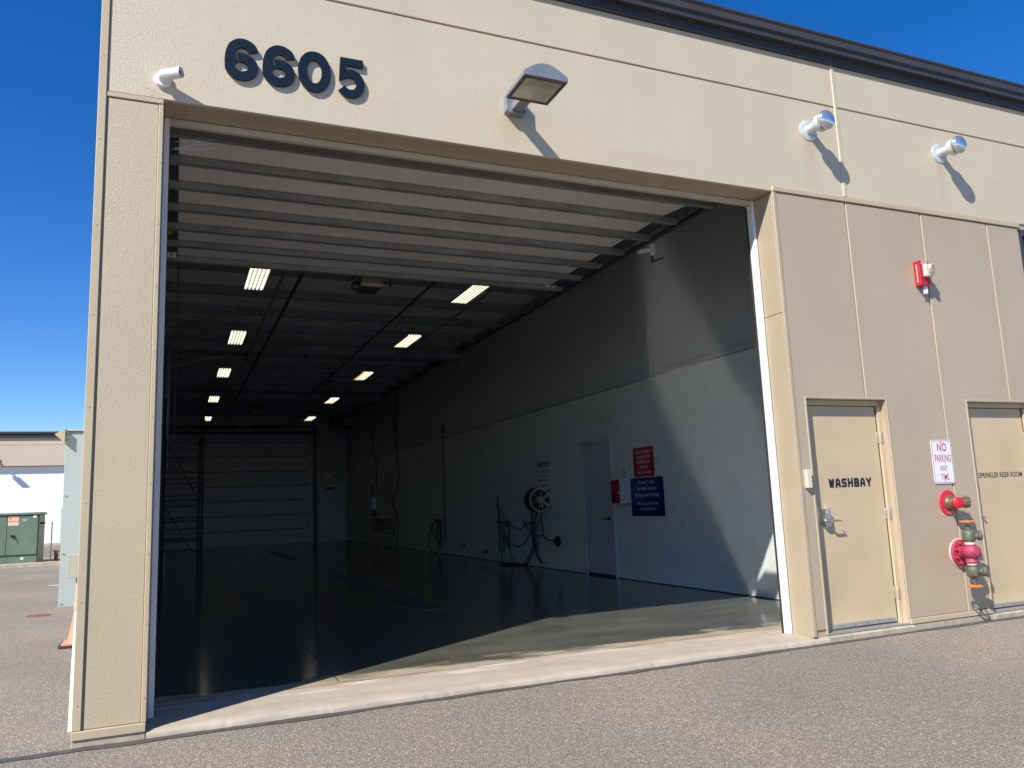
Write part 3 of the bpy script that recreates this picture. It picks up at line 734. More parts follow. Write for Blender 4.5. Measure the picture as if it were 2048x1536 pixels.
obj('end_plate', MB().box(-.19, -.125, 4.80, 4.815, 4.66, 4.76).box(-.11, -.06, 4.80, 4.815, 4.66, 4.76), 'white', OD)
# tracks
for sx_ in (-.29, 5.615):
    T = thing('door_track', 'steel door track on the %s side of the bay opening' % ('left' if sx_ < 0 else 'right'), 'track', (sx_, .45, 0))
    prof = [(-.02, -.025), (.02, -.025), (.02, .025), (-.02, .025)]
    mb = MB()
    path = [(sx_, .47, .07), (sx_, .47, 3.9)]
    for k in range(9):
        a = math.pi / 2 * k / 8; path.append((sx_, .47 + .62 * (1 - math.cos(a)), 4.07 + .62 * math.sin(a)))
    vert = MB().box(sx_ - .03 if sx_ < 0 else sx_ - .03, sx_ + .03, .445, .495, .07, 4.12, .003)
    obj('vertical_track', vert, 'darksteel', T)
    obj('curved_track', MB().tube(path[2:], .027, 8, smooth_path=False), 'darksteel', T)
    obj('horizontal_track', MB().box(sx_ - .03, sx_ + .03, 1.09, 5.70, 4.66, 4.715, .004), 'darksteel', T)
    for y in (2.6, 5.6): obj('hanger', MB().box(sx_ - .003, sx_ + .003, y - .02, y + .02, 4.76, 5.5), 'galv', T)
    if sx_ > 0: obj('angle_iron', MB().box(5.66, 5.70, .5, 5.75, 4.83, 4.87, .003), 'darksteel', T)
T = thing('torsion_shaft', 'dark torsion shaft with springs above the open bay door', 'shaft', (2.6, .45, 4.95))
obj('shaft', MB().cyl((-.25, .45, 4.97), (5.6, .45, 4.97), .016, n=12), 'darksteel', T)
for x0, x1 in ((.9, 2.3), (2.8, 4.2)): obj('spring', MB().cyl((x0, .45, 4.97), (x1, .45, 4.97), .05, n=16), 'black', T)
for x in (-.2, 5.5): obj('cable_drum', MB().cyl((x, .45, 4.97), (x + .08, .45, 4.97), .09, n=20), 'galv', T)
tag(obj('door_cable', MB().tube([(5.47, .44, .2), (5.47, .44, 4.3), (5.5, .45, 4.9)], .004, 6, smooth_path=False), 'black', None), 'thin black lift cable hanging down beside the right door track', 'cable')

# ================================================================== INTERIOR SHELL
# right wall: painted concrete block below, ribbed metal above
BW = thing('block_wall', 'white painted concrete block wall along the right side of the wash bay', 'wall', (6.9, 15, .06))
obj('mortar_bed', MB().box(6.9033, 7.1, .30, 29.2, 0, 3.25), 'mortar', BW)
bh, bl = .2000, .4060
def block_mb(y0, y1, z0, z1):
    c = .0045; x = 6.9; d = .0032
    v = [(x, y0 + c, z0 + c), (x, y1 - c, z0 + c), (x, y1 - c, z1 - c), (x, y0 + c, z1 - c),
         (x + d, y0 + .002, z0 + .002), (x + d, y1 - .002, z0 + .002), (x + d, y1 - .002, z1 - .002), (x + d, y0 + .002, z1 - .002)]
    return v, [(0, 3, 2, 1), (0, 1, 5, 4), (1, 2, 6, 5), (2, 3, 7, 6), (3, 0, 4, 7)]
ID = (6.02, 7.12, 2.44)   # inner door y range, top
proto_mesh = {}
rest = MB(); nblk = 0
for r in range(16):
    z0 = .06 + r * bh; y = .30 - (bl / 2 if r % 2 else 0)
    while y < 29.2:
        segs = [(max(y, .30), min(y + bl, 29.2))]
        if z0 + .02 < ID[2]:
            a, b_ = segs[0]; segs = []
            if a < ID[0]: segs.append((a, min(b_, ID[0])))
            if b_ > ID[1]: segs.append((max(a, ID[1]), b_))
        for a, b_ in segs:
            if b_ - a < .03: continue
            L_ = round(b_ - a, 3)
            if y < 7.35 + .0 and y > .9 and nblk < 296:
                nblk += 1
                me = proto_mesh.get(L_)
                if me is None:
                    v, f = block_mb(0, L_, 0, bh); mb = MB().add(v, f)
                    me = mb.mesh('block', M['white_block'], (6.9, 0, 0)); proto_mesh[L_] = me
                o = bpy.data.objects.new('block', me); COL.objects.link(o); o.parent = BW
                o.location = (random.uniform(-.0006, .0006), a - 15, z0 - .06)
            else:
                v, f = block_mb(a, b_, z0, z0 + bh); rest.add(v, f)
        y += bl
obj('blockwork', rest, 'white_block', BW)['kind'] = 'stuff'
obj('ledge_trim', MB().box(6.862, 6.91, .30, 29.2, 3.262, 3.34, .004), 'liner', BW)
obj('cove_joint', MB().box(6.892, 6.9035, .30, 29.2, .0605, .072), 'rubber', BW)

LW = thing('ribbed_liner_wall', 'grey ribbed metal liner panels above the block wall on the right', 'wall', (6.9, 15, 3.3))
def rib_mb(width, h, pitch=.0625, d=.004):
    n_ = round(width / pitch); v = []; cols = []
    for i in range(n_):
        y = i * pitch
        for (t, dd) in ((.0, 0), (.035, 0), (.047, d), (.088, d)):
            cols.append((y + t * pitch / .1, dd))
    cols.append((width - .002, 0))
    for (y, dd) in cols: v += [(-dd, y, 0), (-dd, y, h)]
    return MB().add(v, [(2*i, 2*i+2, 2*i+3, 2*i+1) for i in range(len(cols) - 1)])
rm = rib_mb(1.0, 2.35).mesh('metal_panel', M['liner'])
for i in range(29):
    o = bpy.data.objects.new('metal_panel', rm); COL.objects.link(o); o.parent = LW; o.location = (0.004, .3 + i - 15, .025)
obj('backing', MB().box(6.912, 7.1, .30, 29.2, 3.25, 5.9), 'liner', LW)
# left inner wall
LL = thing('left_liner_wall', 'shadowed ribbed liner wall along the left side of the wash bay', 'wall', (-.33, 15, .06))
rm2 = rib_mb(1.0, 5.6).mesh('metal_panel', M['liner'])
for i in range(29):
    o = bpy.data.objects.new('metal_panel', rm2); COL.objects.link(o); o.parent = LL; o.location = (0, .3 + i - 15, 0)
# far wall liner
FW = thing('far_liner_wall', 'grey ribbed liner wall around the far overhead door', 'wall', (3, 29.1, .06))
rm3m = rib_mb(1.25, 5.6)
rm3 = MB().add([(v[1], v[0], v[2]) for v in rm3m.v], rm3m.f).mesh('metal_panel', M['liner'])
for i in range(6):
    o = bpy.data.objects.new('metal_panel', rm3); COL.objects.link(o); o.parent = FW; o.location = (-3.4 + i * 1.25, .0, 0)

# ceiling
CE = thing('bay_ceiling', 'white insulated ceiling with dark steel purlins running across the bay', 'ceiling', (3, 15, 5.6))
py = [.4 + 1.5 * i for i in range(20)]
for i in range(19):
    obj('insulation_panel', MB().box(-.35, 6.93, py[i] + .003, min(py[i + 1], 29.19) - .003, 5.64, 5.70, .01), 'insul', CE)
for y in py[1:]:
    # Z purlin: web and lower flange
    obj('purlin', MB().box(-.34, 6.9, y - .004, y + .004, 5.44, 5.638).box(-.34, 6.9, y - .068, y - .0045, 5.44, 5.447).box(-.34, 6.9, y - .075, y - .0685, 5.44, 5.465), 'purlin', CE)
for y in (13.7, 22.0):
    obj('rafter', MB().box(-.34, 6.9, y - .005, y + .005, 5.22, 5.434).box(-.34, 6.9, y - .08, y + .08, 5.208, 5.22).box(-.34, 6.9, y - .10, y + .10, 5.428, 5.438), 'purlin', CE)
obj('eave_trim', MB().box(6.83, 6.885, .3, 29.1, 5.46, 5.56, .004), 'purlin', CE)
mb = MB()
for y in py[2:12]:
    for x in (.75, .95):
        for k in range(3): mb.cyl((x, y + .45 + k * .2, 5.640), (x, y + .45 + k * .2, 5.634), .014, n=6)
obj('fasteners', mb, 'black', CE)['kind'] = 'stuff'

# long conduits under the ceiling
for (x, z, r, y0, y1, lab, m) in ((1.53, 5.17, .028, 5.0, 27, 'left ceiling conduit running the length of the bay beside the lights', 'galv'),
                              (1.80, 5.16, .030, 5.0, 27, 'dark gas pipe under the ceiling just right of the left conduit', 'darksteel'),
                              (4.00, 5.17, .024, 6.0, 21, 'thin dark pipe under the ceiling left of the right lamps', 'darksteel'),
                              (5.15, 5.17, .026, 6.0, 26, 'galvanised conduit under the ceiling right of the right lamps', 'galv')):
    tag(obj('ceiling_pipe', MB().cyl((x, y0, z), (x, y1, z), r, n=10), m), lab, 'pipe', 'pipes under the bay ceiling')
tag(obj('wall_conduit', MB().tube([(6.80, 5.0, 5.36), (6.80, 28.5, 5.36)], .02, 8, smooth_path=False), 'black'), 'thin black conduit along the top of the right wall', 'conduit')
tag(obj('brace_rod', MB().cyl((2.9, 14.0, 5.35), (3.25, 15.9, 5.5), .03, n=8), 'darksteel'), 'short dark brace between the rafter and a purlin', 'brace')

# ceiling lights
def lamp_fixture(x, y, lab):
    T = thing('ceiling_light', lab, 'light', (x, y, 4.83), 'lit lamps hanging under the bay ceiling')
    W_, L_ = .30, 1.20
    hood = [(-W_/2, 0), (-W_/2 + .02, .035), (-.04, .05), (.04, .05), (W_/2 - .02, .035), (W_/2, 0), (W_/2 - .008, 0), (W_/2 - .025, .028), (-W_/2 + .025, .028), (-W_/2 + .008, 0)]
    obj('housing', MB().prism(hood, lambda u, v, w_: (x + u, w_, 4.83 + v), y - L_/2, y + L_/2), 'fixture', T)
    for k in range(5):
        xx = x - W_/2 + .036 + k * .057
        obj('tube', MB().cyl((xx, y - L_/2 + .02, 4.842), (xx, y + L_/2 - .02, 4.842), .013, n=8), 'tube', T)
    e_ = MB()
    for k in range(6):
        xx = x - W_/2 + .0075 + k * .057; e_.box(xx - .004, xx + .004, y - L_/2 + .01, y + L_/2 - .01, 4.826, 4.852)
    obj('reflector', e_, 'fixture', T)
    for sy_ in (-.45, .45): obj('chain', MB().cyl((x, y + sy_, 4.88), (x, y + sy_, 5.5), .004, n=5), 'darksteel', T)
    return T
first = lamp_fixture(1.045, 6.12, 'first lamp of the left row, nearest the raised door')
LIGHTS = [(1.05, 10.4, 'second lamp of the left row'), (1.03, 14.6, 'third lamp of the left row, below the rafter'), (1.0, 19.4, 'fourth lamp of the left row'),
          (.99, 24.6, 'last and smallest lamp of the left row, behind the scaffold post'),
          (4.42, 6.1, 'first lamp of the right row, partly behind the raised door'), (4.43, 10.0, 'second lamp of the right row'),
          (4.48, 14.5, 'third lamp of the right row, with an orange tint'), (4.52, 19.3, 'fourth lamp of the right row'), (4.62, 24.4, 'last lamp of the right row, near the unit heater')]
for x, y, lab in LIGHTS:
    c = dup(first, (x, y, 4.83), lab)
    if 'orange' in lab:
        k = [q for q in kids(c) if q.name.startswith('tube')][0]
        k.data = k.data.copy(); k.data.materials[0] = M['tube_warm']

# openers
def opener(x, y, z, lab):
    T = thing('door_opener', lab, 'opener', (x, y, z), 'door openers hanging from the ceiling')
    obj('motor_box', MB().box(x - .16, x + .16, y - .22, y + .25, z, z + .20, .012), 'opener', T)
    obj('cover', MB().box(x - .175, x + .175, y - .232, y - .221, z + .01, z + .05, .003), 'beige', T)
    obj('vent_plate', MB().box(x - .13, x + .13, y - .18, y + .2, z - .006, z - .001), 'darksteel', T)
    f = MB().box(x - .22, x - .19, y - .2, y + .2, z + .201, z + .24, .003).box(x + .19, x + .22, y - .2, y + .2, z + .201, z + .24, .003).box(x - .22, x + .22, y - .2, y - .17, z + .202, z + .235)
    obj('mount_frame', f.box(x - .21, x - .2, y - .02, y + .02, z + .21, 5.5).box(x + .2, x + .21, y - .02, y + .02, z + .21, 5.5), 'black', T)
    obj('brake', MB().cyl((x - .26, y, z + .05), (x - .16, y, z + .05), .07, n=14).cyl((x + .16, y - .05, z + .09), (x + .21, y - .05, z + .09), .06, n=14), 'darksteel', T)
    obj('arm', MB().box(x + .245, x + .265, y - .30, y - .28, z - .02, z + .26).box(x + .19, x + .27, y - .34, y - .24, z + .26, z + .36, .006), 'black', T)
    return T
op = opener(2.66, 5.78, 4.69, 'grey door opener motor hanging just behind the raised door')
opener(2.65, 24.0, 4.95, 'dark door opener hanging in front of the far overhead door')

# far overhead door and far personnel door
FD = thing('far_overhead_door', 'closed white sectional overhead door at the far end of the bay', 'garage door', (2.55, 29, .06))
for i in range(8):
    z0 = .07 + i * .612; z1 = min(z0 + .60, 4.70)
    if z1 - z0 < .1: continue
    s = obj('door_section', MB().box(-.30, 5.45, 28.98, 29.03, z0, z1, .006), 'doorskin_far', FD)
    h_ = MB()
    for x in (.2, 1.05, 2.6, 3.75, 5.2):
        if i: h_.box(x - .03, x + .03, 28.955, 28.979, z0 - .05, z0 + .10, .003)
    if i: obj('hinges', h_, 'galv', s)
    if i: obj('joint_seal', MB().box(-.30, 5.45, 28.985, 29.02, z0 - .0115, z0 - .0005).box(-.30, 5.45, 28.974, 28.9795, z0 - .02, z0 + .008), 'black', s)
obj('end_stile', MB().box(5.25, 5.45, 28.966, 28.979, .1, 4.68), 'galv', FD)
obj('header', MB().box(-.34, 5.7, 28.93, 29.03, 4.72, 4.80, .004), 'darksteel', FD)
obj('side_track', MB().box(5.48, 5.58, 28.85, 28.95, .07, 4.95, .004), 'darksteel', FD)
obj('spring', MB().cyl((.6, 28.9, 5.0), (2.3, 28.9, 5.0), .06, n=12).cyl((2.9, 28.9, 5.0), (4.6, 28.9, 5.0), .06, n=12).cyl((-.3, 28.9, 5.0), (5.6, 28.9, 5.0), .02, n=8), 'black', FD)
obj('pull_handle', MB().box(2.5, 2.53, 28.93, 28.97, 4.35, 4.6, .003), 'black', FD)
PD = thing('far_exit_door', 'grey exit door beside the far overhead door', 'door', (6.2, 29, .06))
obj('door_frame', MB().box(5.66, 5.71, 28.95, 29.08, .06, 2.48, .003).box(6.78, 6.83, 28.95, 29.08, .06, 2.48, .003).box(5.71, 6.78, 28.95, 29.08, 2.42, 2.48, .003), 'doorskin_far', PD)
lf = obj('leaf', MB().box(5.72, 6.77, 28.99, 29.04, .08, 2.41, .003), 'grey_paint', PD)
obj('handle', MB().cyl((5.82, 28.99, 1.05), (5.82, 28.93, 1.05), .02, n=10).cyl((5.82, 28.93, 1.05), (5.95, 28.93, 1.05), .012, n=8), 'chrome', lf)
obj('closer', MB().box(6.0, 6.35, 28.94, 28.985, 2.30, 2.38, .004), 'black', lf)
EX = thing('exit_sign', 'small unlit exit sign above the far exit door', 'sign', (6.1, 28.95, 2.8))
obj('housing', MB().box(5.93, 6.27, 28.98, 29.04, 2.76, 2.97, .005), 'notice_white', EX)
obj('letters', text_mb('EXIT', .16, FAC, 28.975, 6.10, 2.81, .95, .03), 'exit', EX)
obj('conduit', MB().cyl((6.27, 29.0, 2.87), (6.86, 29.0, 2.87), .012, n=8), 'darksteel', EX)
UH = thing('unit_heater', 'unit heater on an angled bracket in the far right ceiling corner', 'heater', (6.1, 27, 4.9))
obj('casing', MB().box(5.9, 6.75, 26.9, 27.5, 4.78, 5.25, .02), 'darksteel', UH)
obj('louvre_panel', MB().box(6.4, 6.72, 26.88, 26.899, 4.84, 5.2, .004), 'galv', UH)
obj('bracket', MB().cyl((5.2, 26.6, 4.72), (6.3, 26.85, 5.15), .02, n=8).cyl((5.5, 26.6, 4.82), (5.5, 26.6, 5.4), .02, n=8).cyl((6.3, 26.7, 5.1), (6.3, 26.7, 5.45), .02, n=8), 'galv', UH)

# trench drains
def drain(y0, y1, lab):
    T = thing('trench_drain', lab, 'drain', (3.1, (y0 + y1) / 2, .06), 'trench drains in the bay floor')
    obj('drain_frame', MB().box(2.93, 2.96, y0, y1, .0602, .066).box(3.24, 3.27, y0, y1, .0602, .066).box(2.96, 3.24, y0, y0 + .03, .0602, .066).box(2.96, 3.24, y1 - .03, y1, .0602, .066), 'iron', T)
    obj('drain_pit', MB().box(2.961, 3.239, y0 + .031, y1 - .031, .0603, .0608), 'black', T)
    b_ = MB(); n_ = int((y1 - y0 - .08) / .045)
    for i in range(n_): b_.box(2.965, 3.235, y0 + .05 + i * .045, y0 + .068 + i * .045, .0612, .065)
    obj('grate_bars', b_, 'iron', T)['kind'] = 'stuff'
drain(4.3, 10.8, 'long dark trench drain in the middle of the floor, nearer one')
drain(17.0, 23.0, 'dark trench drain in the floor in front of the far door')

# inner door on block wall
IDR = thing('inner_door', 'pale grey steel door in the block wall beside the red and blue signs', 'door', (6.9, 6.57, .06))
obj('door_frame', MB().box(6.872, 6.93, 6.02, 6.07, .062, 2.44, .003).box(6.872, 6.93, 7.07, 7.12, .062, 2.44, .003).box(6.872, 6.93, 6.07, 7.07, 2.36, 2.44, .003), 'grey_paint', IDR)
lf = obj('leaf', MB().box(6.885, 6.92, 6.075, 7.065, .10, 2.355, .003), 'grey_paint', IDR)
obj('door_closer_gap', MB().box(6.90, 6.92, 6.07, 7.07, .0615, .099), 'black', IDR)
obj('lever', MB().cyl((6.884, 6.18, 1.05), (6.86, 6.18, 1.05), .032, n=16).cyl((6.865, 6.18, 1.05), (6.83, 6.18, 1.05), .012, n=10).cyl((6.835, 6.18, 1.05), (6.835, 6.32, 1.04), .010, n=10), 'black', lf)
for z in (.35, 1.2, 2.05): obj('hinge', MB().cyl((6.868, 7.066, z), (6.868, 7.066, z + .1), .008, n=8), 'steel', lf)

# ---- signs on the block wall
def rrect(u0, u1, v0, v1, r, n=4):
    P = []
    for cx, cy, a0 in ((u1 - r, v1 - r, 0), (u0 + r, v1 - r, 90), (u0 + r, v0 + r, 180), (u1 - r, v0 + r, 270)):
        for k in range(n + 1):
            a = math.radians(a0 + 90 * k / n); P.append((cx + r * math.cos(a), cy + r * math.sin(a)))
    return P
T = thing('red_wall_sign', 'red sign about closing garage doors, above the blue sign', 'sign', (6.9, 5.02, 1.9))
obj('plate', MB().prism(rrect(-5.32, -4.72, 1.715, 2.185, .03), RW, 6.892, 6.889), 'signred', T)
lines = [('CLOSE GARAGE', 2.085, .075, .80), ('DOORS AFTER', 2.005, .075, .80), ('ENTERING OR', 1.925, .075, .80), ('EXITING!', 1.845, .075, .80), ('Pipes WILL freeze!', 1.765, .068, .78)]
obj('letters', merge(*[text_mb(a, s_, RW, 6.8885, -5.02, z, ws, .01) for a, z, s_, ws in lines[:4]]), 'sign_text', T)
obj('lower_letters', text_mb(lines[4][0], lines[4][2], RW, 6.8885, -5.02, lines[4][1], lines[4][3], .01), 'sign_text', T)
T = thing('blue_wall_sign', 'large dark blue sign about trucks and muddy vehicles beside the inner door', 'sign', (6.9, 4.98, 1.4))
obj('plate', MB().prism(rrect(-5.45, -4.50, 1.09, 1.70, .03), RW, 6.892, 6.889), 'signblue', T)
lines = [('No Semi Trucks!', 1.60, .080, .86), ('No Muddy Vehicles!', 1.50, .080, .86), ('No Equipment Washing!', 1.40, .080, .86), ('$500 Cleaning fee if We Have', 1.27, .062, .82), ('to Clean Up After You', 1.185, .062, .82)]
obj('letters', merge(*[text_mb(a, s_, RW, 6.8885, -4.975, z, ws, .008) for a, z, s_, ws in lines]), 'sign_text', T)
T = thing('warning_sticker', 'small white warning sticker with yellow triangle above the extinguisher cabinet', 'sign', (6.9, 5.63, 1.8))
obj('plate', MB().prism(rrect(-5.72, -5.54, 1.70, 1.98, .01), RW, 6.892, 6.889), 'notice_white', T)
obj('triangle', MB().prism([(-5.685, 1.83), (-5.575, 1.83), (-5.63, 1.94)], RW, 6.8888, 6.8882), 'yellow', T)
obj('bolt_mark', MB().prism([(-5.635, 1.845), (-5.622, 1.845), (-5.622, 1.905), (-5.635, 1.905)], RW, 6.8880, 6.8876), 'notice_ink', T)
mbs = MB()
for k, z in enumerate((1.805, 1.78, 1.755, 1.73)): mbs.add([RW(-5.69, z, 6.8885), RW(-5.57, z, 6.8885), RW(-5.57, z + .008, 6.8885), RW(-5.69, z + .008, 6.8885)], [(0, 1, 2, 3)])
obj('print', mbs, 'notice_ink', T)
T = thing('notice_sign', 'tall white notice sign above the hose reel', 'sign', (6.9, 8.75, 1.9))
obj('plate', MB().prism(rrect(-9.05, -8.45, 1.60, 2.20, .02), RW, 6.892, 6.889), 'notice_white', T)
obj('border', MB().ribbon([(-9.035, 1.615), (-8.465, 1.615), (-8.465, 2.185), (-9.035, 2.185)], .012, RW, 6.8888, 6.8884, closed=True), 'notice_ink', T)
lines = [('NOTICE', 2.075, .135, 1.0, .05), ('THE WATER IS NOT', 1.975, .062, .88, .01), ('TO BE USED FOR', 1.88, .062, .88, .01), ('DOMESTIC DRINKING', 1.785, .062, .88, .01), ('PURPOSES', 1.69, .062, .88, .01)]
obj('letters', merge(*[text_mb(a, s_, RW, 6.8883, -8.75, z, ws, bo) for a, z, s_, ws, bo in lines]), 'notice_ink', T)
# extinguisher cabinet
T = thing('extinguisher_cabinet', 'white wall cabinet with red front and small window beside the blue sign', 'cabinet', (6.8, 5.62, 1.3))
obj('case', MB().box(6.70, 6.899, 5.47, 5.76, 1.30, 1.70, .004), 'grey_paint', T)
obj('red_front', MB().box(6.690, 6.6995, 5.48, 5.75, 1.31, 1.69, .002), 'signred', T)
obj('glass', MB().box(6.686, 6.6895, 5.62, 5.73, 1.33, 1.47), 'black', T)
obj('catch', MB().cyl((6.690, 5.50, 1.48), (6.680, 5.50, 1.48), .012, n=10), 'white', T)

# ---- hose reel
T = thing('hose_reel', 'round hose reel on a cream bracket below the notice sign', 'hose reel', (6.7, 8.6, 1.4))
RC = (6.66, 8.50, 1.42)
obj('front_rim', MB().lathe((RC[0], RC[1], RC[2]), (0, -1, 0), [(0, .205), (.02, .205), (.025, .22), (.02, .235), (0, .235), (-.004, .22), (0, .205)], 36), 'reelbody', T)
obj('back_rim', MB().lathe((RC[0], RC[1] + .22, RC[2]), (0, -1, 0), [(0, .0), (.01, .01), (.01, .24), (.0, .245), (-.008, .24), (-.008, .0)], 36), 'black', T)
obj('wound_hose', MB().lathe((RC[0], RC[1] + .21, RC[2]), (0, -1, 0), [(0, .18), (.02, .195), (.04, .18), (.06, .195), (.08, .18), (.10, .195), (.12, .18), (.14, .195), (.16, .18), (.18, .19), (.185, .02)], 32), 'hose', T)
obj('hub', MB().lathe(RC, (0, -1, 0), [(-.02, .07), (.03, .07), (.04, .06), (.042, .0)], 24), 'reelbody', T)
sp = MB()
for k in range(6):
    a = math.pi / 3 * k + .3
    sp.cyl((RC[0] + .06 * math.cos(a), RC[1] - .008, RC[2] + .06 * math.sin(a)), (RC[0] + .215 * math.cos(a), RC[1] - .008, RC[2] + .215 * math.sin(a)), .006, n=6)
obj('spokes', sp, 'reelbody', T)
FY = lambda u, v, w_: (u, w_, v)
obj('bracket_arm', MB().ribbon([(RC[0] + .02, RC[2] + .01), (6.85, RC[2] + .13)], .045, FY, 8.44, 8.452).ribbon([(RC[0] + .02, RC[2] - .01), (6.85, RC[2] - .13)], .045, FY, 8.4525, 8.464).box(6.85, 6.90, 8.40, 8.49, 1.25, 1.60, .004), 'reelbody', T)
obj('crank', MB().box(RC[0] - .01, RC[0] + .03, 8.425, 8.438, 1.27, 1.42, .003), 'reelbody', T)

# ---- hoses and hangers
def hose(pts, r, m, name, lab, grp=None, xo=0.0, cat='hose', parent=None):
    P = [((p[0] if len(p) == 3 else 6.84) + xo, p[-2], p[-1]) for p in pts]
    o = obj(name, MB().tube(P, r, 8), m, parent)
    if parent is None: tag(o, lab, cat, grp)
    return o
H = thing('hose_hanger', 'left hose hanger on the block wall holding black wands and teal hose', 'hanger', (6.85, 10.9, .96))
obj('bar', MB().cyl((6.85, 11.36, .955), (6.85, 10.5, .965), .018, n=8).cyl((6.85, 11.34, .955), (6.85, 11.36, 1.02), .014, n=8).cyl((6.9, 10.9, .96), (6.84, 10.9, .96), .015, n=8), 'darksteel', H)
H2 = thing('hose_hanger', 'right hose hanger on the block wall below the hose reel', 'hanger', (6.85, 9.5, .96))
obj('bar', MB().cyl((6.85, 9.78, .94), (6.85, 9.05, .96), .018, n=8).cyl((6.85, 9.78, .93), (6.85, 9.80, 1.02), .014, n=8).cyl((6.9, 9.3, .95), (6.84, 9.3, .95), .015, n=8), 'darksteel', H2)
G1 = 'wash hoses and wands hung on the block wall'
hose([(11.11, 1.54), (11.11, 1.3), (11.07, .97), (11.11, .3)], .026, 'black', 'spray_wand', 'tall black spray wand standing highest on the left hanger', G1, -.03, 'wand')
hose([(10.54, 1.03), (10.53, .39)], .026, 'black', 'spray_wand', 'short black spray wand hanging at the right end of the left hanger', G1, -.03, 'wand')
hose([(10.99, 1.32), (10.86, .94), (10.94, .57), (11.08, .10), (10.9, .075), (10.5, .075), (10.2, .08)], .012, 'teal', 'hose', 'teal hose falling from the left hanger down to the floor', G1)
hose([(10.9, .99), (10.87, .76), (10.72, .60), (10.59, .53), (10.62, .8), (10.8, .97)], .012, 'teal', 'hose', 'short teal loop on the left hanger', G1)
hose([(10.86, .97), (10.82, .67), (10.6, .41), (10.31, .12), (10.1, .085), (9.8, .085)], .012, 'teal', 'hose', 'teal hose slanting right from the left hanger to the floor', G1, -.02)
hose([(11.0, .98), (11.0, .4), (10.95, .3), (10.9, .5), (10.92, .95)], .012, 'teal', 'hose', 'narrow teal loop behind the tall wand', G1, .01)
hose([(10.48, .92), (10.23, .83), (9.97, .81), (9.66, .91)], .012, 'hose', 'hose', 'upper black hose sagging between the two hangers', G1)
hose([(10.54, .5), (10.18, .44), (9.78, .52), (9.43, .75)], .012, 'hose', 'hose', 'lower black hose sagging between the two hangers', G1)
hose([(9.66, .92), (9.27, .67), (9.06, .39)], .012, 'hose', 'hose', 'thin black hose slanting down from the right hanger', G1, -.01)
hose([(6.72, 9.1, 1.40), (9.27, 1.2), (9.28, .98), (9.27, .67), (9.14, .37), (8.87, .17)], .02, 'hose', 'hose', 'thick black hose hanging from the reel past the right hanger', G1, -.03)
hose([(6.7, 8.72, 1.22), (9.09, 1.12), (9.25, .98)], .012, 'hose', 'hose', 'short black hose from the reel rim to the right hanger', G1)
hose([(6.72, 8.62, 1.22), (8.85, .9), (8.81, .73), (8.95, .70), (9.1, .72), (9.16, .95)], .014, 'teal', 'hose', 'teal hose looping under the reel to the right hanger', G1)
hose([(8.85, .80), (8.75, .68), (8.61, .63), (8.28, .61)], .012, 'hose', 'hose', 'black hose running right to the round wall outlet', G1)
hose([(9.28, .95), (9.28, .58), (9.47, .34), (9.75, .12), (9.95, .08), (6.6, 10.3, .078), (6.55, 10.6, .078)], .012, 'hose', 'hose', 'left one of two dark hoses curving down to the floor', G1)
hose([(9.18, .95), (9.18, .59), (9.34, .35), (9.62, .12), (9.8, .085), (6.5, 10.1, .078), (6.6, 10.5, .078)], .012, 'hose', 'hose', 'right one of two dark hoses curving down to the floor', G1)
hose([(9.08, .97), (9.06, .5), (9.09, .42), (9.14, .6), (9.13, .96)], .018, 'teal', 'hose', 'thick teal loop hanging on the right hanger', G1, -.02)
tag(obj('wall_outlet', MB().lathe((6.9, 8.25, .61), (-1, 0, 0), [(0, .11), (.03, .11), (.045, .09), (.05, .03), (.09, .03), (.09, 0)], 22), 'black'), 'round black outlet low on the block wall beside the inner door', 'outlet')
for y, z, lab in ((13.61, .36, 'left pipe stub low on the block wall'), (12.05, .25, 'right pipe stub low on the block wall')):
    tag(obj('pipe_stub', MB().cyl((6.9, y, z), (6.78, y, z), .03, n=10).cyl((6.80, y, z - .05), (6.80, y, z + .05), .035, n=10), 'darksteel'), lab, 'pipe', 'pipe stubs low on the wall')
# coil on the wall, y = 16
T = thing('coiled_hose', 'coiled black hose hanging below a vertical conduit on the block wall', 'hose', (6.85, 16, .1))
obj('outer_loop', MB().tube([(6.82, 15.7, .98), (6.82, 16.1, .94), (6.82, 16.5, .62), (6.80, 16.5, .2), (6.80, 16.1, .10), (6.80, 15.75, .13), (6.81, 15.5, .5), (6.82, 15.5, .95), (6.82, 15.7, .98)], .014), 'hose', T)
obj('inner_loop', MB().tube([(6.80, 15.6, .98), (6.80, 16.1, .85), (6.79, 16.2, .6), (6.79, 16.0, .5), (6.79, 15.7, .55), (6.79, 15.5, .95)], .014), 'hose', T)
obj('tight_loop', MB().tube([(6.81, 15.5, 1.0), (6.81, 15.75, .8), (6.81, 15.7, .3), (6.81, 15.45, .3), (6.81, 15.4, .9)], .014), 'hose', T)
obj('hook', MB().box(6.82, 6.9, 15.35, 15.8, .985, 1.01, .003), 'darksteel', T)
T = thing('hose_rack', 'rack of tangled black hoses on the block wall near the far end', 'hose rack', (6.85, 22.3, .1))
obj('rail', MB().cyl((6.82, 24.0, .96), (6.82, 20.6, .98), .02, n=8), 'darksteel', T)
random.seed(3)
for k in range(8):
    y = 23.8 - k * .42; d = random.uniform(.3, .6)
    obj('hose_loop', MB().tube([(6.80, y, .97), (6.79, y - .1, .97 - d * .6), (6.79, y - .35, .97 - d), (6.79, y - .5, .97 - d * .5), (6.80, y - .55, .97)], .014), 'hose', T)
obj('hose_tail', MB().tube([(6.8, 23.2, .6), (6.8, 22.8, .35), (6.8, 22.6, .1), (6.7, 22.3, .08)], .014), 'hose', T)
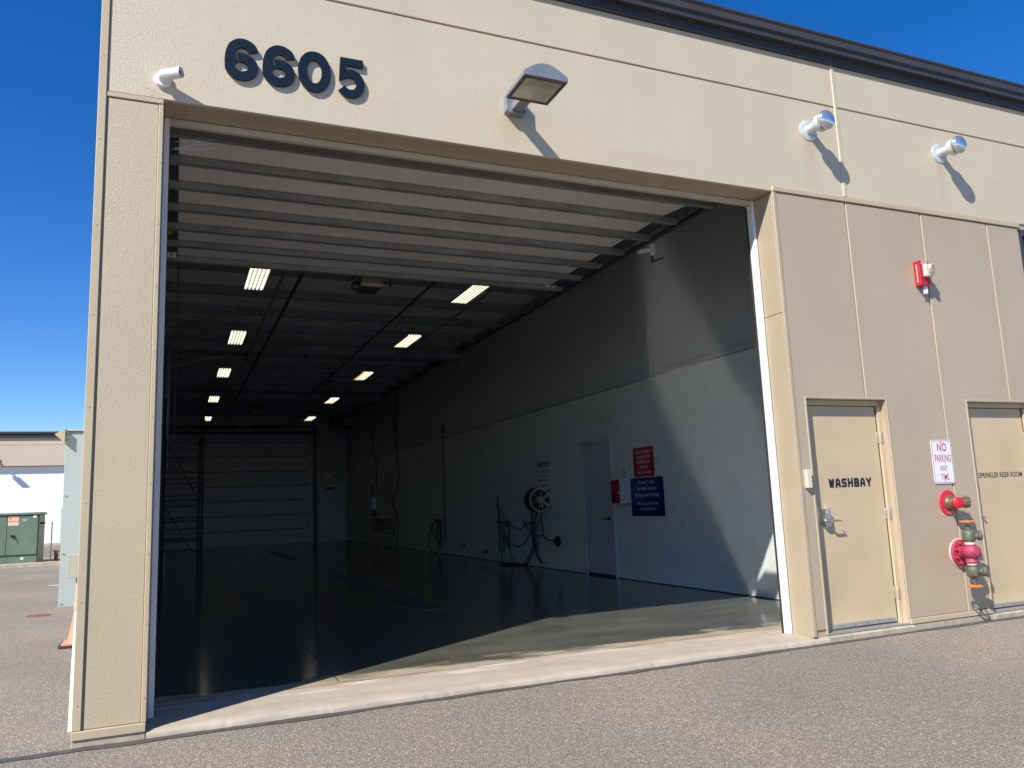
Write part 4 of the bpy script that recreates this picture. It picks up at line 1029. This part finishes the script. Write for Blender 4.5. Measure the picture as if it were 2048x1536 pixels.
# wall cables / conduits
GC = 'vertical conduits on the right wall'
tag(obj('drop_conduit', MB().cyl((6.85, 15.16, .42), (6.85, 15.14, 3.45), .016, n=8).box(6.82, 6.88, 15.08, 15.2, 3.4, 3.62, .004), 'black'), 'straight black conduit dropping to the coiled hose', 'conduit', GC)
tag(obj('drop_conduit', MB().tube([(6.83, 20.08, 5.4), (6.83, 20.09, 3.3), (6.83, 19.9, 2.3), (6.83, 20.7, 1.6), (6.83, 20.1, 1.0), (6.83, 20.3, .1)], .02), 'black'), 'wavy black cable hanging from the ceiling to the floor', 'cable', GC)
tag(obj('drop_conduit', MB().tube([(6.85, 23.58, 5.4), (6.85, 23.57, 3.4), (6.85, 23.2, 3.2), (6.85, 23.2, 2.2), (6.85, 23.6, 1.9)], .018), 'black'), 'dark conduit ending at the red and white box near the far end', 'conduit', GC)
T = thing('extinguisher_station', 'red tag above a pale box on the block wall near the far end', 'cabinet', (6.85, 23.9, 1.2))
obj('tag_plate', MB().box(6.88, 6.9, 23.9, 24.2, 1.85, 2.25), 'signred', T)
obj('box', MB().box(6.78, 6.9, 23.5, 23.95, 1.35, 1.8, .006), 'notice_white', T)
obj('lower_plate', MB().box(6.88, 6.9, 23.4, 24.1, 1.1, 1.3), 'black', T)
# white fitting on the track
T = thing('pipe_fitting', 'white pipe fitting with black lever near the right door track', 'pipe fitting', (5.75, 2.8, 4.6))
obj('body', MB().cyl((5.66, 2.90, 4.66), (5.80, 2.76, 4.66), .030, n=14).cyl((5.80, 2.76, 4.59), (5.80, 2.76, 4.73), .032, n=14), 'white', T)
obj('lever', MB().cyl((5.80, 2.78, 4.57), (5.80, 2.78, 4.48), .014, n=8).cyl((5.80, 2.78, 4.50), (5.95, 2.72, 4.55), .010, n=8), 'black', T)
# left side pipes and chain
tag(obj('standpipe', MB().cyl((-.235, 14.4, .06), (-.235, 14.4, 5.5), .06, n=14).cyl((-.235, 14.4, 2.4), (-.235, 14.4, 2.5), .075, n=14).tube([(-.235, 14.4, 4.9), (-.1, 14.4, 4.95), (.6, 14.4, 5.15), (1.2, 14.4, 5.25)], .035, 8), 'liner'), 'pale vertical standpipe against the left wall of the bay', 'pipe')
tag(obj('hand_chain', MB().tube([(-.03, 5.6, 5.3), (-.035, 5.6, 3.2), (-.04, 5.6, 2.2)], .008, 6), 'darksteel'), 'thin dark hand chain hanging at the left end of the raised door', 'chain')

# scaffold frame at left
T = thing('scaffold_frame', 'tall dark scaffold frame with rungs and braces standing at the left', 'scaffold', (.2, 12, .06))
rz = [.69, .92, 1.12, 1.35, 1.59, 1.81, 2.05, 2.29, 2.52, 2.76]
for z in rz: obj('rung', MB().box(-.22, .49, 11.98, 12.02, z - .022, z + .022, .004), 'black', T)
for z in rz[1::2]: obj('rung', MB().box(-.22, .46, 13.18, 13.22, z - .10, z - .065, .004), 'black', T)
for (x, y, z1) in ((.515, 12.0, 3.85), (.48, 13.2, 3.1), (-.235, 12.0, 3.85), (-.235, 13.2, 3.1)):
    obj('post', MB().cyl((x, y, .06), (x, y, z1), .028, n=10), 'black', T)
obj('brace', MB().cyl((-.2, 12.03, 2.95), (.45, 12.05, 1.7), .012, n=6).cyl((-.2, 12.03, 1.6), (.3, 12.05, .7), .012, n=6), 'black', T)
obj('side_rail', MB().box(.49, .51, 12.03, 13.17, 2.9, 2.95).box(.49, .51, 12.03, 13.17, .6, .65), 'black', T)

# ================================================================== FACADE OBJECTS
# numbers
def smooth2(p, _):
    out = []
    for i in range(len(p) - 1):
        a, b, c, d = [Vector(p[min(max(i + k, 0), len(p) - 1)]) for k in (-1, 0, 1, 2)]
        for k in range(3):
            t = k / 3; out.append(tuple(.5 * ((2 * b) + (c - a) * t + (2 * a - 5 * b + 4 * c - d) * t * t + (3 * b - a - 3 * c + d) * t ** 3)))
    return out + [tuple(p[-1])]
def digit(ch, x, z, lab):
    mb = MB(); t_ = .070; a, b_ = -.026, -.006
    if ch == '6':
        p = [(.205, .236), (.192, .268), (.162, .290), (.128, .298), (.094, .290), (.062, .262), (.043, .215), (.036, .165), (.036, .115)]
        for k in range(1, 22):
            th = math.radians(180 + k * 13.6)
            if k * 13.6 > 300: break
            p.append((.120 + .084 * math.cos(th), .108 + .073 * math.sin(th)))
        p = [(q[0], q[1]) for q in p]
    elif ch == '0':
        p = [(.127 + .090 * math.copysign(abs(math.cos(2*math.pi*k/36)) ** .92, math.cos(2*math.pi*k/36)), .167 + .132 * math.sin(2*math.pi*k/36)) for k in range(36)]
    else:
        p = [(.210, .300), (.058, .300), (.040, .168), (.075, .196), (.115, .204), (.155, .192), (.180, .160), (.188, .118), (.176, .072), (.148, .044), (.110, .034), (.072, .042), (.040, .072)]
    if ch == '6': p = smooth2(p, 0)
    if ch == '5': p = p[:3] + smooth2(p[3:], 0)
    mb.ribbon([(x + q[0], z + q[1]) for q in p], t_ if ch != '5' else .066, FAC, a, b_, closed=(ch == '0'), maxm=1.25)
    if ch == '6':
        q = [(.120 + .084 * math.cos(math.radians(t)), .108 + .073 * math.sin(math.radians(t))) for t in (118, 128, 138, 150, 162)]
        mb.ribbon([(x + u[0], z + u[1]) for u in q], t_ - .001, FAC, a + .0006, b_ - .0006)
    o = obj('number_digit', mb, 'number', None, loc=(x + .12, 0, z))
    return tag(o, lab, 'number')
digit('6', .262, 4.570, 'first six of the dark house number, nearest the camera')
digit('6', .532, 4.570, 'second six of the dark house number, just left of the zero')
digit('0', .790, 4.572, 'dark oval zero between a six and the five')
digit('5', 1.085, 4.572, 'dark five at the right end of the house number')

# security camera
T = thing('security_camera', 'white bullet security camera left of the house number', 'camera', (-.155, 0, 4.47))
obj('base', MB().lathe((-.150, 0, 4.475), (0, -1, 0), [(-.002, .058), (.02, .058), (.03, .048), (.032, 0)], 24), 'white', T)
obj('knuckle', MB().ball((-.145, -.040, 4.475), .034), 'white', T)
d = Vector((.82, -.50, .02)).normalized(); c0 = Vector((-.17, -.055, 4.478))
obj('body', MB().lathe(c0, d, [(0, 0), (.002, .026), (.01, .032), (.135, .034), (.15, .034), (.15, .026)], 22), 'white', T)
obj('lens_face', MB().lathe(c0, d, [(.146, .030), (.147, .012), (.150, .011), (.151, 0)], 20), 'black', T)
obj('sunshield', MB().lathe(c0 + Vector((0, 0, .006)), d, [(.02, .036), (.165, .038), (.166, .035)], 20), 'white', T)

# wall lamp
def wall_lamp(ox, oy, oz, lab):
    T = thing('wall_lamp', lab, 'lamp', (ox, oy, oz))
    X, Y, Z = ox, oy, oz
    P = lambda u, v, w_: (X + u, Y - w_, Z + v)
    hexp = [(-.09, .02), (-.065, -.0), (.065, -.0), (.09, .02), (.09, .165), (-.09, .165)]
    obj('wall_box', MB().prism(hexp, P, -.002, .075), 'lampgrey', T)
    obj('arm', MB().prism([(-.050, .02), (.050, .02), (.045, .085), (-.045, .085)], P, .075, .30), 'lampgrey', T)
    w2 = .19; y0, y1 = .28, .655; z0 = .005
    # head: shallow box, curved top, bulged front
    prof = [(-w2, z0), (-w2, z0 + .035), (-w2 + .02, z0 + .05)]
    for k in range(1, 10):
        a = k / 10; prof.append((-w2 + .02 + (2 * w2 - .04) * a, z0 + .05 + .075 * math.sin(math.pi * a)))
    prof += [(w2 - .02, z0 + .05), (w2, z0 + .035), (w2, z0)]
    v = []; n = len(prof)
    for (yy, s_) in ((y0, .55), (y0 + .04, .8), (y1 - .03, 1.0), (y1, .97)):
        for (px_, pz) in prof: v.append(P(px_, z0 + (pz - z0) * (s_ if pz > z0 + .036 else 1), yy))
    f = []
    for r in range(3): f += [(r*n+k, r*n+(k+1) % n, (r+1)*n+(k+1) % n, (r+1)*n+k) for k in range(n)]
    f += [tuple(range(n)), tuple(3*n + k for k in range(n))]
    hd = obj('head', MB().add(v, f), 'lampgrey', T)
    obj('lens_frame', MB().box(X - w2 + .004, X - w2 + .032, Y - y1 + .004, Y - y0 - .004, Z + z0 - .012, Z + z0 - .0005, .002).box(X + w2 - .032, X + w2 - .004, Y - y1 + .004, Y - y0 - .004, Z + z0 - .012, Z + z0 - .0005, .002)
        .box(X - w2 + .032, X + w2 - .032, Y - y1 + .004, Y - y1 + .03, Z + z0 - .012, Z + z0 - .0005, .002).box(X - w2 + .032, X + w2 - .032, Y - y0 - .03, Y - y0 - .004, Z + z0 - .012, Z + z0 - .0005, .002), 'lampdark', hd)
    obj('lens', MB().box(X - w2 + .033, X + w2 - .033, Y - y1 + .031, Y - y0 - .031, Z + z0 - .006, Z + z0 - .001), 'lens', hd)
    return T
wall_lamp(2.60, 0, 4.655, 'grey rectangular wall lamp with dirty lens above the bay opening')

# round vents
def vent(x, z, lab):
    T = thing('wall_vent', lab, 'vent', (x, 0, z), 'galvanised vents on the upper wall')
    obj('flange', MB().lathe((x, 0, z), (0, -1, 0), [(-.002, .112), (.006, .112), (.012, .10), (.016, .06), (.016, .05)], 32), 'vent', T)
    obj('pipe', MB().lathe((x, 0, z), (0, -1, 0), [(0, .052), (.20, .052)], 28), 'vent', T)
    obj('collar', MB().lathe((x, 0, z), (0, -1, 0), [(.150, .053), (.155, .084), (.160, .090), (.200, .090), (.207, .086), (.207, .05)], 32), 'vent', T)
    obj('slots', MB().lathe((x, 0, z), (0, -1, 0), [(.207, .060), (.240, .060)], 24), 'black', T)
    obj('cap', MB().lathe((x, 0, z), (0, -1, 0), [(.240, .06), (.237, .094), (.243, .102), (.252, .103), (.268, .097), (.284, .080), (.296, .053), (.302, .025), (.304, 0)], 36), 'ventcap', T)
    return T
v1 = vent(5.93, 5.06, 'galvanised round vent above the right edge of the bay opening')
dup(v1, (7.85, 0, 5.085), 'galvanised round vent right of the vertical panel joint')
# rusty streak stays as dirt on the wall: skipped

# fire alarm horn strobe
T = thing('fire_alarm', 'red sprinkler alarm box with beige strobe high on the wall', 'alarm', (7.32, 0, 3.63))
AX0, AX1, AZ0, AZ1 = 7.222, 7.365, 3.490, 3.762
obj('back_box', MB().box(AX0, AX1, -.075, -.0005, AZ0, AZ1, .003), 'red', T)
obj('strobe_body', MB().box(AX0 + .032, AX1 - .005, -.125, -.0755, AZ0 + .085, AZ1 - .045, .012), 'beige', T)
obj('horn', MB().lathe((AX1 - .035, -.125, AZ1 - .085), (0, -1, 0), [(0, .034), (.02, .033), (.024, .028), (.024, 0)], 22), 'beige', T)
obj('grille', MB().lathe((AX1 - .035, -.149, AZ1 - .085), (0, -1, 0), [(.0005, .026), (.001, 0)], 20), mat('horn_grille', (.25, .19, .18), .6), T)
obj('strobe_lens', MB().prism([(AX1 - .07, AZ0 + .135), (AX1 - .008, AZ0 + .135), (AX1 - .018, AZ0 + .10), (AX1 - .05, AZ0 + .095)], FAC, -.150, -.1255), mat('strobe_glass', (.25, .25, .18), .1, spec=.8), T)
obj('paper', MB().prism([(AX0 + .062, AZ0), (AX0 + .105, AZ0), (AX0 + .108, AZ0 - .085), (AX0 + .085, AZ0 - .08), (AX0 + .048, AZ0 - .09)], FAC, -.048, -.046).prism([(AX0 + .08, AZ0), (AX0 + .11, AZ0), (AX0 + .112, AZ0 - .07), (AX0 + .09, AZ0 - .085)], FAC, -.056, -.054), 'sign_white', T)
obj('letters', merge(text_mb('SPRINKLER', .019, FAC, -.0757, (AX0 + AX1) / 2 + .005, AZ1 - .020, 1, .03), text_mb('FIRE ALARM', .019, FAC, -.0757, (AX0 + AX1) / 2 + .005, AZ1 - .040, 1, .03),
     text_mb('SPRINKLER FIRE ALARM', .019, lambda u, v, w_: (w_, v, u), AX0 - .0008, (AZ0 + AZ1) / 2, -.045, -1.0, .03)), 'sign_white', T)

# no parking sign
T = thing('no_parking_sign', 'white and red NO PARKING ANY TIME sign between the two doors', 'sign', (7.30, 0, 1.4))
obj('plate', MB().prism(rrect(7.150, 7.450, 1.400, 1.850, .025), FAC, -.010, -.006), 'sign_white', T)
obj('border', MB().ribbon(rrect(7.160, 7.440, 1.410, 1.840, .02), .006, FAC, -.0108, -.0104, closed=True), 'sign_ink', T)
ll = [('NO', 1.735, .118, .74, .02), ('PARKING', 1.625, .105, .52, .015), ('ANY', 1.530, .084, .62, .015), ('TIME', 1.440, .084, .62, .015)]
obj('letters', merge(*[text_mb(a, s_, FAC, -.0106, 7.305, z, ws, bo, spacing=1.05) for a, z, s_, ws, bo in ll[:2]]), 'sign_ink', T)
obj('lower_letters', merge(*[text_mb(a, s_, FAC, -.0106, 7.305, z, ws, bo, spacing=1.05) for a, z, s_, ws, bo in ll[2:]]), 'sign_ink', T)
obj('bolt', MB().cyl((7.30, -.010, 1.823), (7.30, -.014, 1.823), .006, n=8), 'darksteel', T)
obj('bolt', MB().cyl((7.30, -.010, 1.427), (7.30, -.014, 1.427), .005, n=8), 'darksteel', T)

# key box
T = thing('wall_sensor_box', 'small beige box on the wall just left of the washbay door', 'box', (5.46, 0, 1.41))
obj('back_plate', MB().box(5.428, 5.492, -.012, -.0005, 1.405, 1.582, .002), 'conduit_tan', T)
obj('cover', MB().box(5.430, 5.490, -.048, -.0125, 1.407, 1.580, .006), 'beige', T)

# fire department connection (upper)
T = thing('hose_connection', 'red wall flange with two brass hose inlets below the no parking sign', 'fire connection', (7.31, 0, 1.2))
fx_, fz_ = 7.312, 1.205
obj('flange', MB().lathe((fx_, 0, fz_), (0, -1, 0), [(0, .129), (.006, .129), (.012, .122), (.010, .115), (.018, .07), (.020, .0)], 40), 'redflange', T)
obj('letters', text_mb('F.D.C.', .030, FAC, -.0145, fx_ + .02, fz_ - .108, 1, .03), 'tape', T)
obj('body', MB().lathe((fx_ - .005, 0, fz_), (0, -1, 0), [(.015, .072), (.035, .074), (.05, .06), (.09, .06), (.12, .045), (.13, .0)], 28), 'brass', T)
dl = Vector((-.50, -.86, 0)).normalized(); c0 = Vector((fx_ - .0, -.075, fz_))
i1 = obj('inlet', MB().lathe(c0, dl, [(0, .04), (.05, .042), (.055, .052), (.075, .052)], 24), 'brass', T)
obj('red_cap', MB().lathe(c0, dl, [(.070, .056), (.10, .056), (.105, .05), (.107, 0)], 28), 'red', i1)
dr = Vector((.86, -.50, 0)).normalized()
i2 = obj('inlet', MB().lathe(c0, dr, [(0, .036), (.06, .038), (.062, .050), (.085, .052), (.088, .058), (.10, .058), (.135, .056), (.140, .048), (.135, 0)], 24), 'brass', T)
lg = MB()
for k in range(3):
    a = 2 * math.pi * k / 3 + .6; u = dr.orthogonal().normalized(); q = dr.cross(u); pc = c0 + dr * .12 + (u * math.cos(a) + q * math.sin(a)) * .058
    lg.cyl(pc, pc + (u * math.cos(a) + q * math.sin(a)) * .016, .008, n=8)
obj('lugs', lg, 'brass', i2)

# double valve assembly (lower)
T = thing('valve_assembly', 'faded red flanged pipe with two bronze valves and orange handwheels', 'valve', (7.385, 0, .7))
vx, vz = 7.388, .697; CX, CY = 7.318, -.185
obj('gasket', MB().lathe((vx, 0, vz), (0, -1, 0), [(0, .142), (.008, .142), (.009, .1)], 36), 'tape', T)
fl_ = obj('flange', MB().lathe((vx, 0, vz), (0, -1, 0), [(.009, .134), (.034, .134), (.038, .130), (.038, .0)], 40), 'pinkred', T)
bt = MB()
for k in range(8):
    a = 2 * math.pi * (k + .5) / 8; bx, bz = vx + .105 * math.cos(a), vz + .105 * math.sin(a)
    bt.cyl((bx, -.038, bz), (bx, -.055, bz), .014, n=6).cyl((bx, -.055, bz), (bx, -.066, bz), .008, n=8)
obj('bolts', bt, 'redflange', fl_)
obj('pipe_body', MB().tube([(vx, -.03, vz), (vx - .01, -.09, vz), (CX + .01, CY + .02, vz + .012)], .070, 20, sub=5).ball((CX, CY - .01, vz + .02), .084, 28, 18, (1, 1, .92)), 'pinkred', T)
obj('tee', MB().lathe((CX, CY, vz), (0, 0, 1), [(-.088, .0), (-.088, .056), (-.075, .060), (-.065, .052), (0, .05), (.08, .05), (.085, .055), (.092, .055), (.092, 0)], 26), 'pinkred', T)
for sgn, nm in ((1, 'upper'), (-1, 'lower')):
    zb = vz + sgn * (.092 if sgn > 0 else .089)
    ax = (0, 0, sgn); o0 = (CX, CY, zb)
    obj('tape_ring', MB().lathe(o0, ax, [(0, .046), (.012, .049), (.020, .044), (.022, .04)], 24), 'tape', T)
    vb = obj('valve_body', MB().lathe(o0, ax, [(.020, .044), (.028, .049), (.036, .044), (.040, .056), (.050, .060), (.120, .060), (.130, .054), (.136, .04), (.145, .022), (.185, .020), (.186, .014), (.205, .014), (.21, .007), (.245, .007)], 26), 'bronze', T, label='%s bronze valve body' % nm)
    do = Vector((.80, -.60, 0)).normalized(); oo = Vector((CX, CY, zb + sgn * .085))
    obj('outlet', MB().lathe(oo, do, [(0, .034), (.075, .034), (.078, .044), (.082, .048), (.112, .047), (.116, .040), (.116, 0)], 22), 'bronze', vb)
    obj('outlet_lug', MB().cyl(oo + do * .116, oo + do * .126, .012, n=6), 'bronze', vb)
    zh = zb + sgn * .225
    wh = MB().lathe((CX, CY, zh), (0, 0, 1), [(-.008, .060), (-.008, .068), (-.004, .074), (.004, .074), (.008, .068), (.008, .060), (.004, .056), (-.004, .056), (-.008, .060)], 30)
    for k in range(4):
        a = math.pi / 2 * k + .4; wh.cyl((CX, CY, zh), (CX + .060 * math.cos(a), CY + .060 * math.sin(a), zh), .006, n=6)
    wh.lathe((CX, CY, zh), (0, 0, 1), [(-.012, 0), (-.012, .018), (.012, .018), (.012, 0)], 14)
    obj('handwheel', wh, 'orange', vb)
obj('chain', MB().tube([(CX + .09, CY - .06, .875), (CX + .085, CY - .06, .82), (CX + .07, CY - .06, .78)], .002, 5), 'darksteel', T)

# cobweb in the top left corner of the opening
mb = MB(); random.seed(5)
for k in range(8):
    a = Vector((-.10 + random.uniform(0, .05), .30, 4.10 + random.uniform(0, .08))); b_ = Vector((.05 + random.uniform(0, .22), .33, 4.18 + random.uniform(-.02, .06)))
    c_ = (a + b_) / 2 + Vector((0, 0, random.uniform(-.03, 0))); mb.tube([a, c_, b_], .0009, 4, sub=3)
tag(obj('cobweb', mb, 'web'), 'dusty cobweb in the top left corner of the bay opening', 'cobweb')['kind'] = 'stuff'

# ================================================================== LEFT SIDE OF THE BUILDING
T = thing('electrical_cabinet', 'tall grey green electrical cabinet mounted on the left side wall', 'cabinet', (-.725, 2.5, .66))
obj('body', MB().box(-.895, -.552, 2.17, 2.95, .655, 2.165, .006), 'cab', T)
obj('front_cover', MB().box(-.905, -.551, 2.158, 2.1695, .648, 2.135, .003), 'cab', T)
obj('rain_hood', MB().box(-.905, -.551, 2.150, 2.97, 2.166, 2.185, .003), 'cab', T)
obj('corner_flap', MB().prism([(-.905, 2.185), (-.985, 2.135), (-.905, 2.06)], FAC, 2.10, 2.155), 'conduit_tan', T)
for z in (.68, 1.1, 1.6, 2.1): obj('screw', MB().cyl((-.885, 2.158, z), (-.885, 2.150, z), .007, n=8), 'steel', T)
obj('edge_handle', MB().box(-.915, -.906, 2.18, 2.22, 1.2, 1.5, .003), 'cab', T)
T = thing('junction_box', 'small beige junction box low on the left building corner', 'box', (-.63, .78, 1.0))
obj('box', MB().box(-.695, -.552, .78, .93, .985, 1.135, .004), 'cab2', T)
obj('lid', MB().box(-.702, -.552, .768, .7795, .975, 1.142, .003), 'cab2', T)
T = thing('service_conduit', 'white plastic conduit with tan upper piece running down the left corner', 'conduit', (-.6, .5, 0))
obj('upper_pipe', MB().cyl((-.62, .85, .985), (-.62, .85, .78), .030, n=16).cyl((-.62, .85, .80), (-.62, .85, .745), .036, n=16), 'conduit_tan', T)
obj('lower_pipe', MB().tube([(-.62, .85, .76), (-.62, .84, .60), (-.615, .74, .38), (-.60, .56, .18), (-.595, .48, -.02)], .030, 14), 'pvc', T)
T = thing('wall_tap', 'blue grey tap low on the left side wall behind the conduit', 'tap', (-.6, 2.4, .3))
obj('valve', MB().cyl((-.55, 2.4, .30), (-.68, 2.4, .30), .014, n=10).cyl((-.64, 2.4, .27), (-.64, 2.4, .55), .014, n=10).cyl((-.66, 2.4, .30), (-.68, 2.38, .20), .012, n=8), 'darksteel', T)
obj('handle', MB().lathe((-.68, 2.4, .30), (-1, 0, 0), [(0, 0), (0, .03), (.01, .032), (.012, 0)], 12), mat('tap_blue', (.16, .22, .30), .5), T)
T = thing('traffic_cone', 'orange traffic cone on a black base behind the left corner', 'cone', (-.93, 4.55, 0))
c_ = (-.93, 4.58, 0)
obj('cone_body', MB().lathe(c_, (0, 0, 1), [(.035, .17), (.05, .165), (.055, .145), (.69, .035), (.71, .03), (.71, .022)], 28), 'cone', T)
obj('cone_flange', MB().prism(rrect(c_[0] - .19, c_[0] + .19, c_[1] - .19, c_[1] + .19, .04), lambda u, v, w_: (u, v, w_), .030, .045), 'cone', T)
obj('base', MB().prism(rrect(c_[0] - .215, c_[0] + .215, c_[1] - .215, c_[1] + .215, .03), lambda u, v, w_: (u, v, w_), .002, .030), 'rubber', T)
T = thing('manhole_cover', 'small rusty round cover in the pavement at left', 'manhole cover', (-1.84, 8.1, 0))
obj('cover', MB().lathe((-1.84, 8.15, 0), (0, 0, 1), [(.001, .17), (.007, .165), (.007, 0)], 28), 'rust', T)
tag(obj('pavement_patch', MB().box(-2.5, -1.9, 14.1, 14.4, .001, .012, .004), 'concrete'), 'small pale concrete patch in the pavement beside the cabinet edge', 'patch')

# island, transformer, bollard pipes
mb = MB().box(-40, -.9, 23.3, 23.5, -.05, .13, .015); obj('kerb', mb, 'concrete', kind='structure')
mb = MB().box(-40, -.9, 23.505, 27.5, -.05, .10); obj('island', mb, mat('pinkish_gravel', (.34, .25, .19), .9, var=.3, vscale=8, bump=.6, bscale=40, bdist=.01), kind='structure')
T = thing('pad_transformer', 'dark green utility transformer box on the island at far left', 'transformer', (-4.8, 24, .1))
tx0, tx1, ty = -6.3, -4.02, 23.75
obj('tank', MB().box(tx0, tx1, ty + .1, ty + 1.3, .10, 1.62, .01), 'tgreen', T)
obj('lid', MB().box(tx0 - .04, tx1 + .05, ty - .02, ty + 1.35, 1.625, 1.70, .012), 'tgreen', T)
obj('plinth', MB().box(tx0, tx1 - .03, ty + .06, ty + .0995, .10, .36, .004), 'tgreen', T)
dA = obj('cabinet_door', MB().box(tx0 + .02, -4.90, ty + .02, ty + .0995, .375, 1.61, .008), 'tgreen', T)
dB = obj('cabinet_door', MB().box(-4.89, tx1 - .03, ty + .02, ty + .0995, .375, 1.61, .008), 'tgreen', T)
obj('warning_label', MB().box(-4.87, -4.58, ty + .0155, ty + .019, 1.30, 1.59), 'tlabel', dB)
obj('label_band', MB().box(-4.87, -4.58, ty + .012, ty + .0145, 1.55, 1.58).box(-4.87, -4.58, ty + .012, ty + .0145, 1.42, 1.45).box(-4.84, -4.78, ty + .012, ty + .0145, 1.50, 1.54), 'orange', dB)
obj('number_label', MB().box(-4.19, -4.09, ty + .0155, ty + .019, 1.53, 1.61), 'sign_white', dB)
obj('emblem', MB().ribbon([(-4.48, 1.48), (-4.42, 1.455), (-4.36, 1.48)], .02, FAC, ty + .0155, ty + .019), 'sign_white', dB)
obj('door_handle', MB().tube([(-4.80, ty + .0, .98), (-4.74, ty - .03, 1.0), (-4.68, ty - .04, .90), (-4.66, ty - .04, .84)], .015, 8).box(-4.76, -4.66, ty + .0, ty + .0195, .92, 1.0, .003), 'black', dB)
for z in (.45, 1.05, 1.5): obj('hinge', MB().box(tx1 - .028, tx1 + .0, ty + .03, ty + .06, z, z + .08), 'black', dB)
obj('round_label', MB().lathe((-4.45, ty + .0595, .26), (0, -1, 0), [(0, .045), (.004, .045), (.004, 0)], 14), 'sign_white', T)
obj('side_bracket', MB().box(tx1 + .0005, tx1 + .13, ty + .3, ty + .4, 1.32, 1.38, .004), 'black', T)
tag(obj('marker_post', MB().cyl((-3.70, 24.2, .1), (-3.70, 24.2, 1.38), .018, n=10), 'galv'), 'thin grey marker post standing beside the green transformer', 'post')
T = thing('vent_pipe', 'short rusty vent pipe with pale cap on the island', 'pipe', (-3.6, 24.6, .1))
obj('pipe', MB().cyl((-3.58, 24.5, .1), (-3.58, 24.5, .36), .06, n=14), 'rust', T)
obj('cap', MB().lathe((-3.58, 24.5, .36), (0, 0, 1), [(0, .06), (.03, .06), (.04, .10), (.08, .10), (.085, 0)], 16), 'galv', T)

# far building
FBY = 48.0
F = thing('far_building', 'matching tan warehouse with large white bay door across the lot', 'building', (-9, FBY, 0))
def fb(name, x0, x1, y0, y1, z0, z1, m, c=.01): return obj(name, MB().box(x0, x1, FBY + y0, FBY + y1, z0, z1, c), m, F)
fb('wall_panel', -34, 6, 0, .2, 4.68, 5.90, 'far_tan'); fb('wall_panel', -34, 6, 0, .2, 5.915, 6.34, 'far_tan')
fb('pilaster', -16, -13.2, 0, .2, 0, 4.66, 'far_tan'); fb('pilaster', -5.3, -3.9, 0, .2, 0, 4.66, 'far_tan')
fb('pilaster', -34, -22, 0, .2, 0, 4.66, 'far_tan'); fb('pilaster', 2, 6, 0, .2, 0, 4.66, 'far_tan')
fb('wall_core', -34, 6, .201, .9, 4.68, 6.3, 'far_tan'); 
fb('fascia', -34.1, 6.1, -.14, .3, 6.36, 6.44, 'fascia'); fb('fascia', -34.1, 6.1, -.10, .3, 6.45, 6.56, 'fascia_dark'); fb('fascia', -34.1, 6.1, -.16, .3, 6.57, 6.70, 'fascia')
for x0, x1 in ((-13.2, -5.3), (-22, -16), (-3.9, 2)):
    dd = fb('bay_door', x0 + .02, x1 - .02, .30, .36, .12, 4.66, 'far_white')
    fb('door_base', x0 + .02, x1 - .02, .28, .37, .0, .11, 'far_tan')
fb('body', -34, 6, .95, 18, 0, 6.3, 'far_tan')
wall_lamp(-9.55, FBY, 4.93, 'wall lamp above the white bay door of the far building')
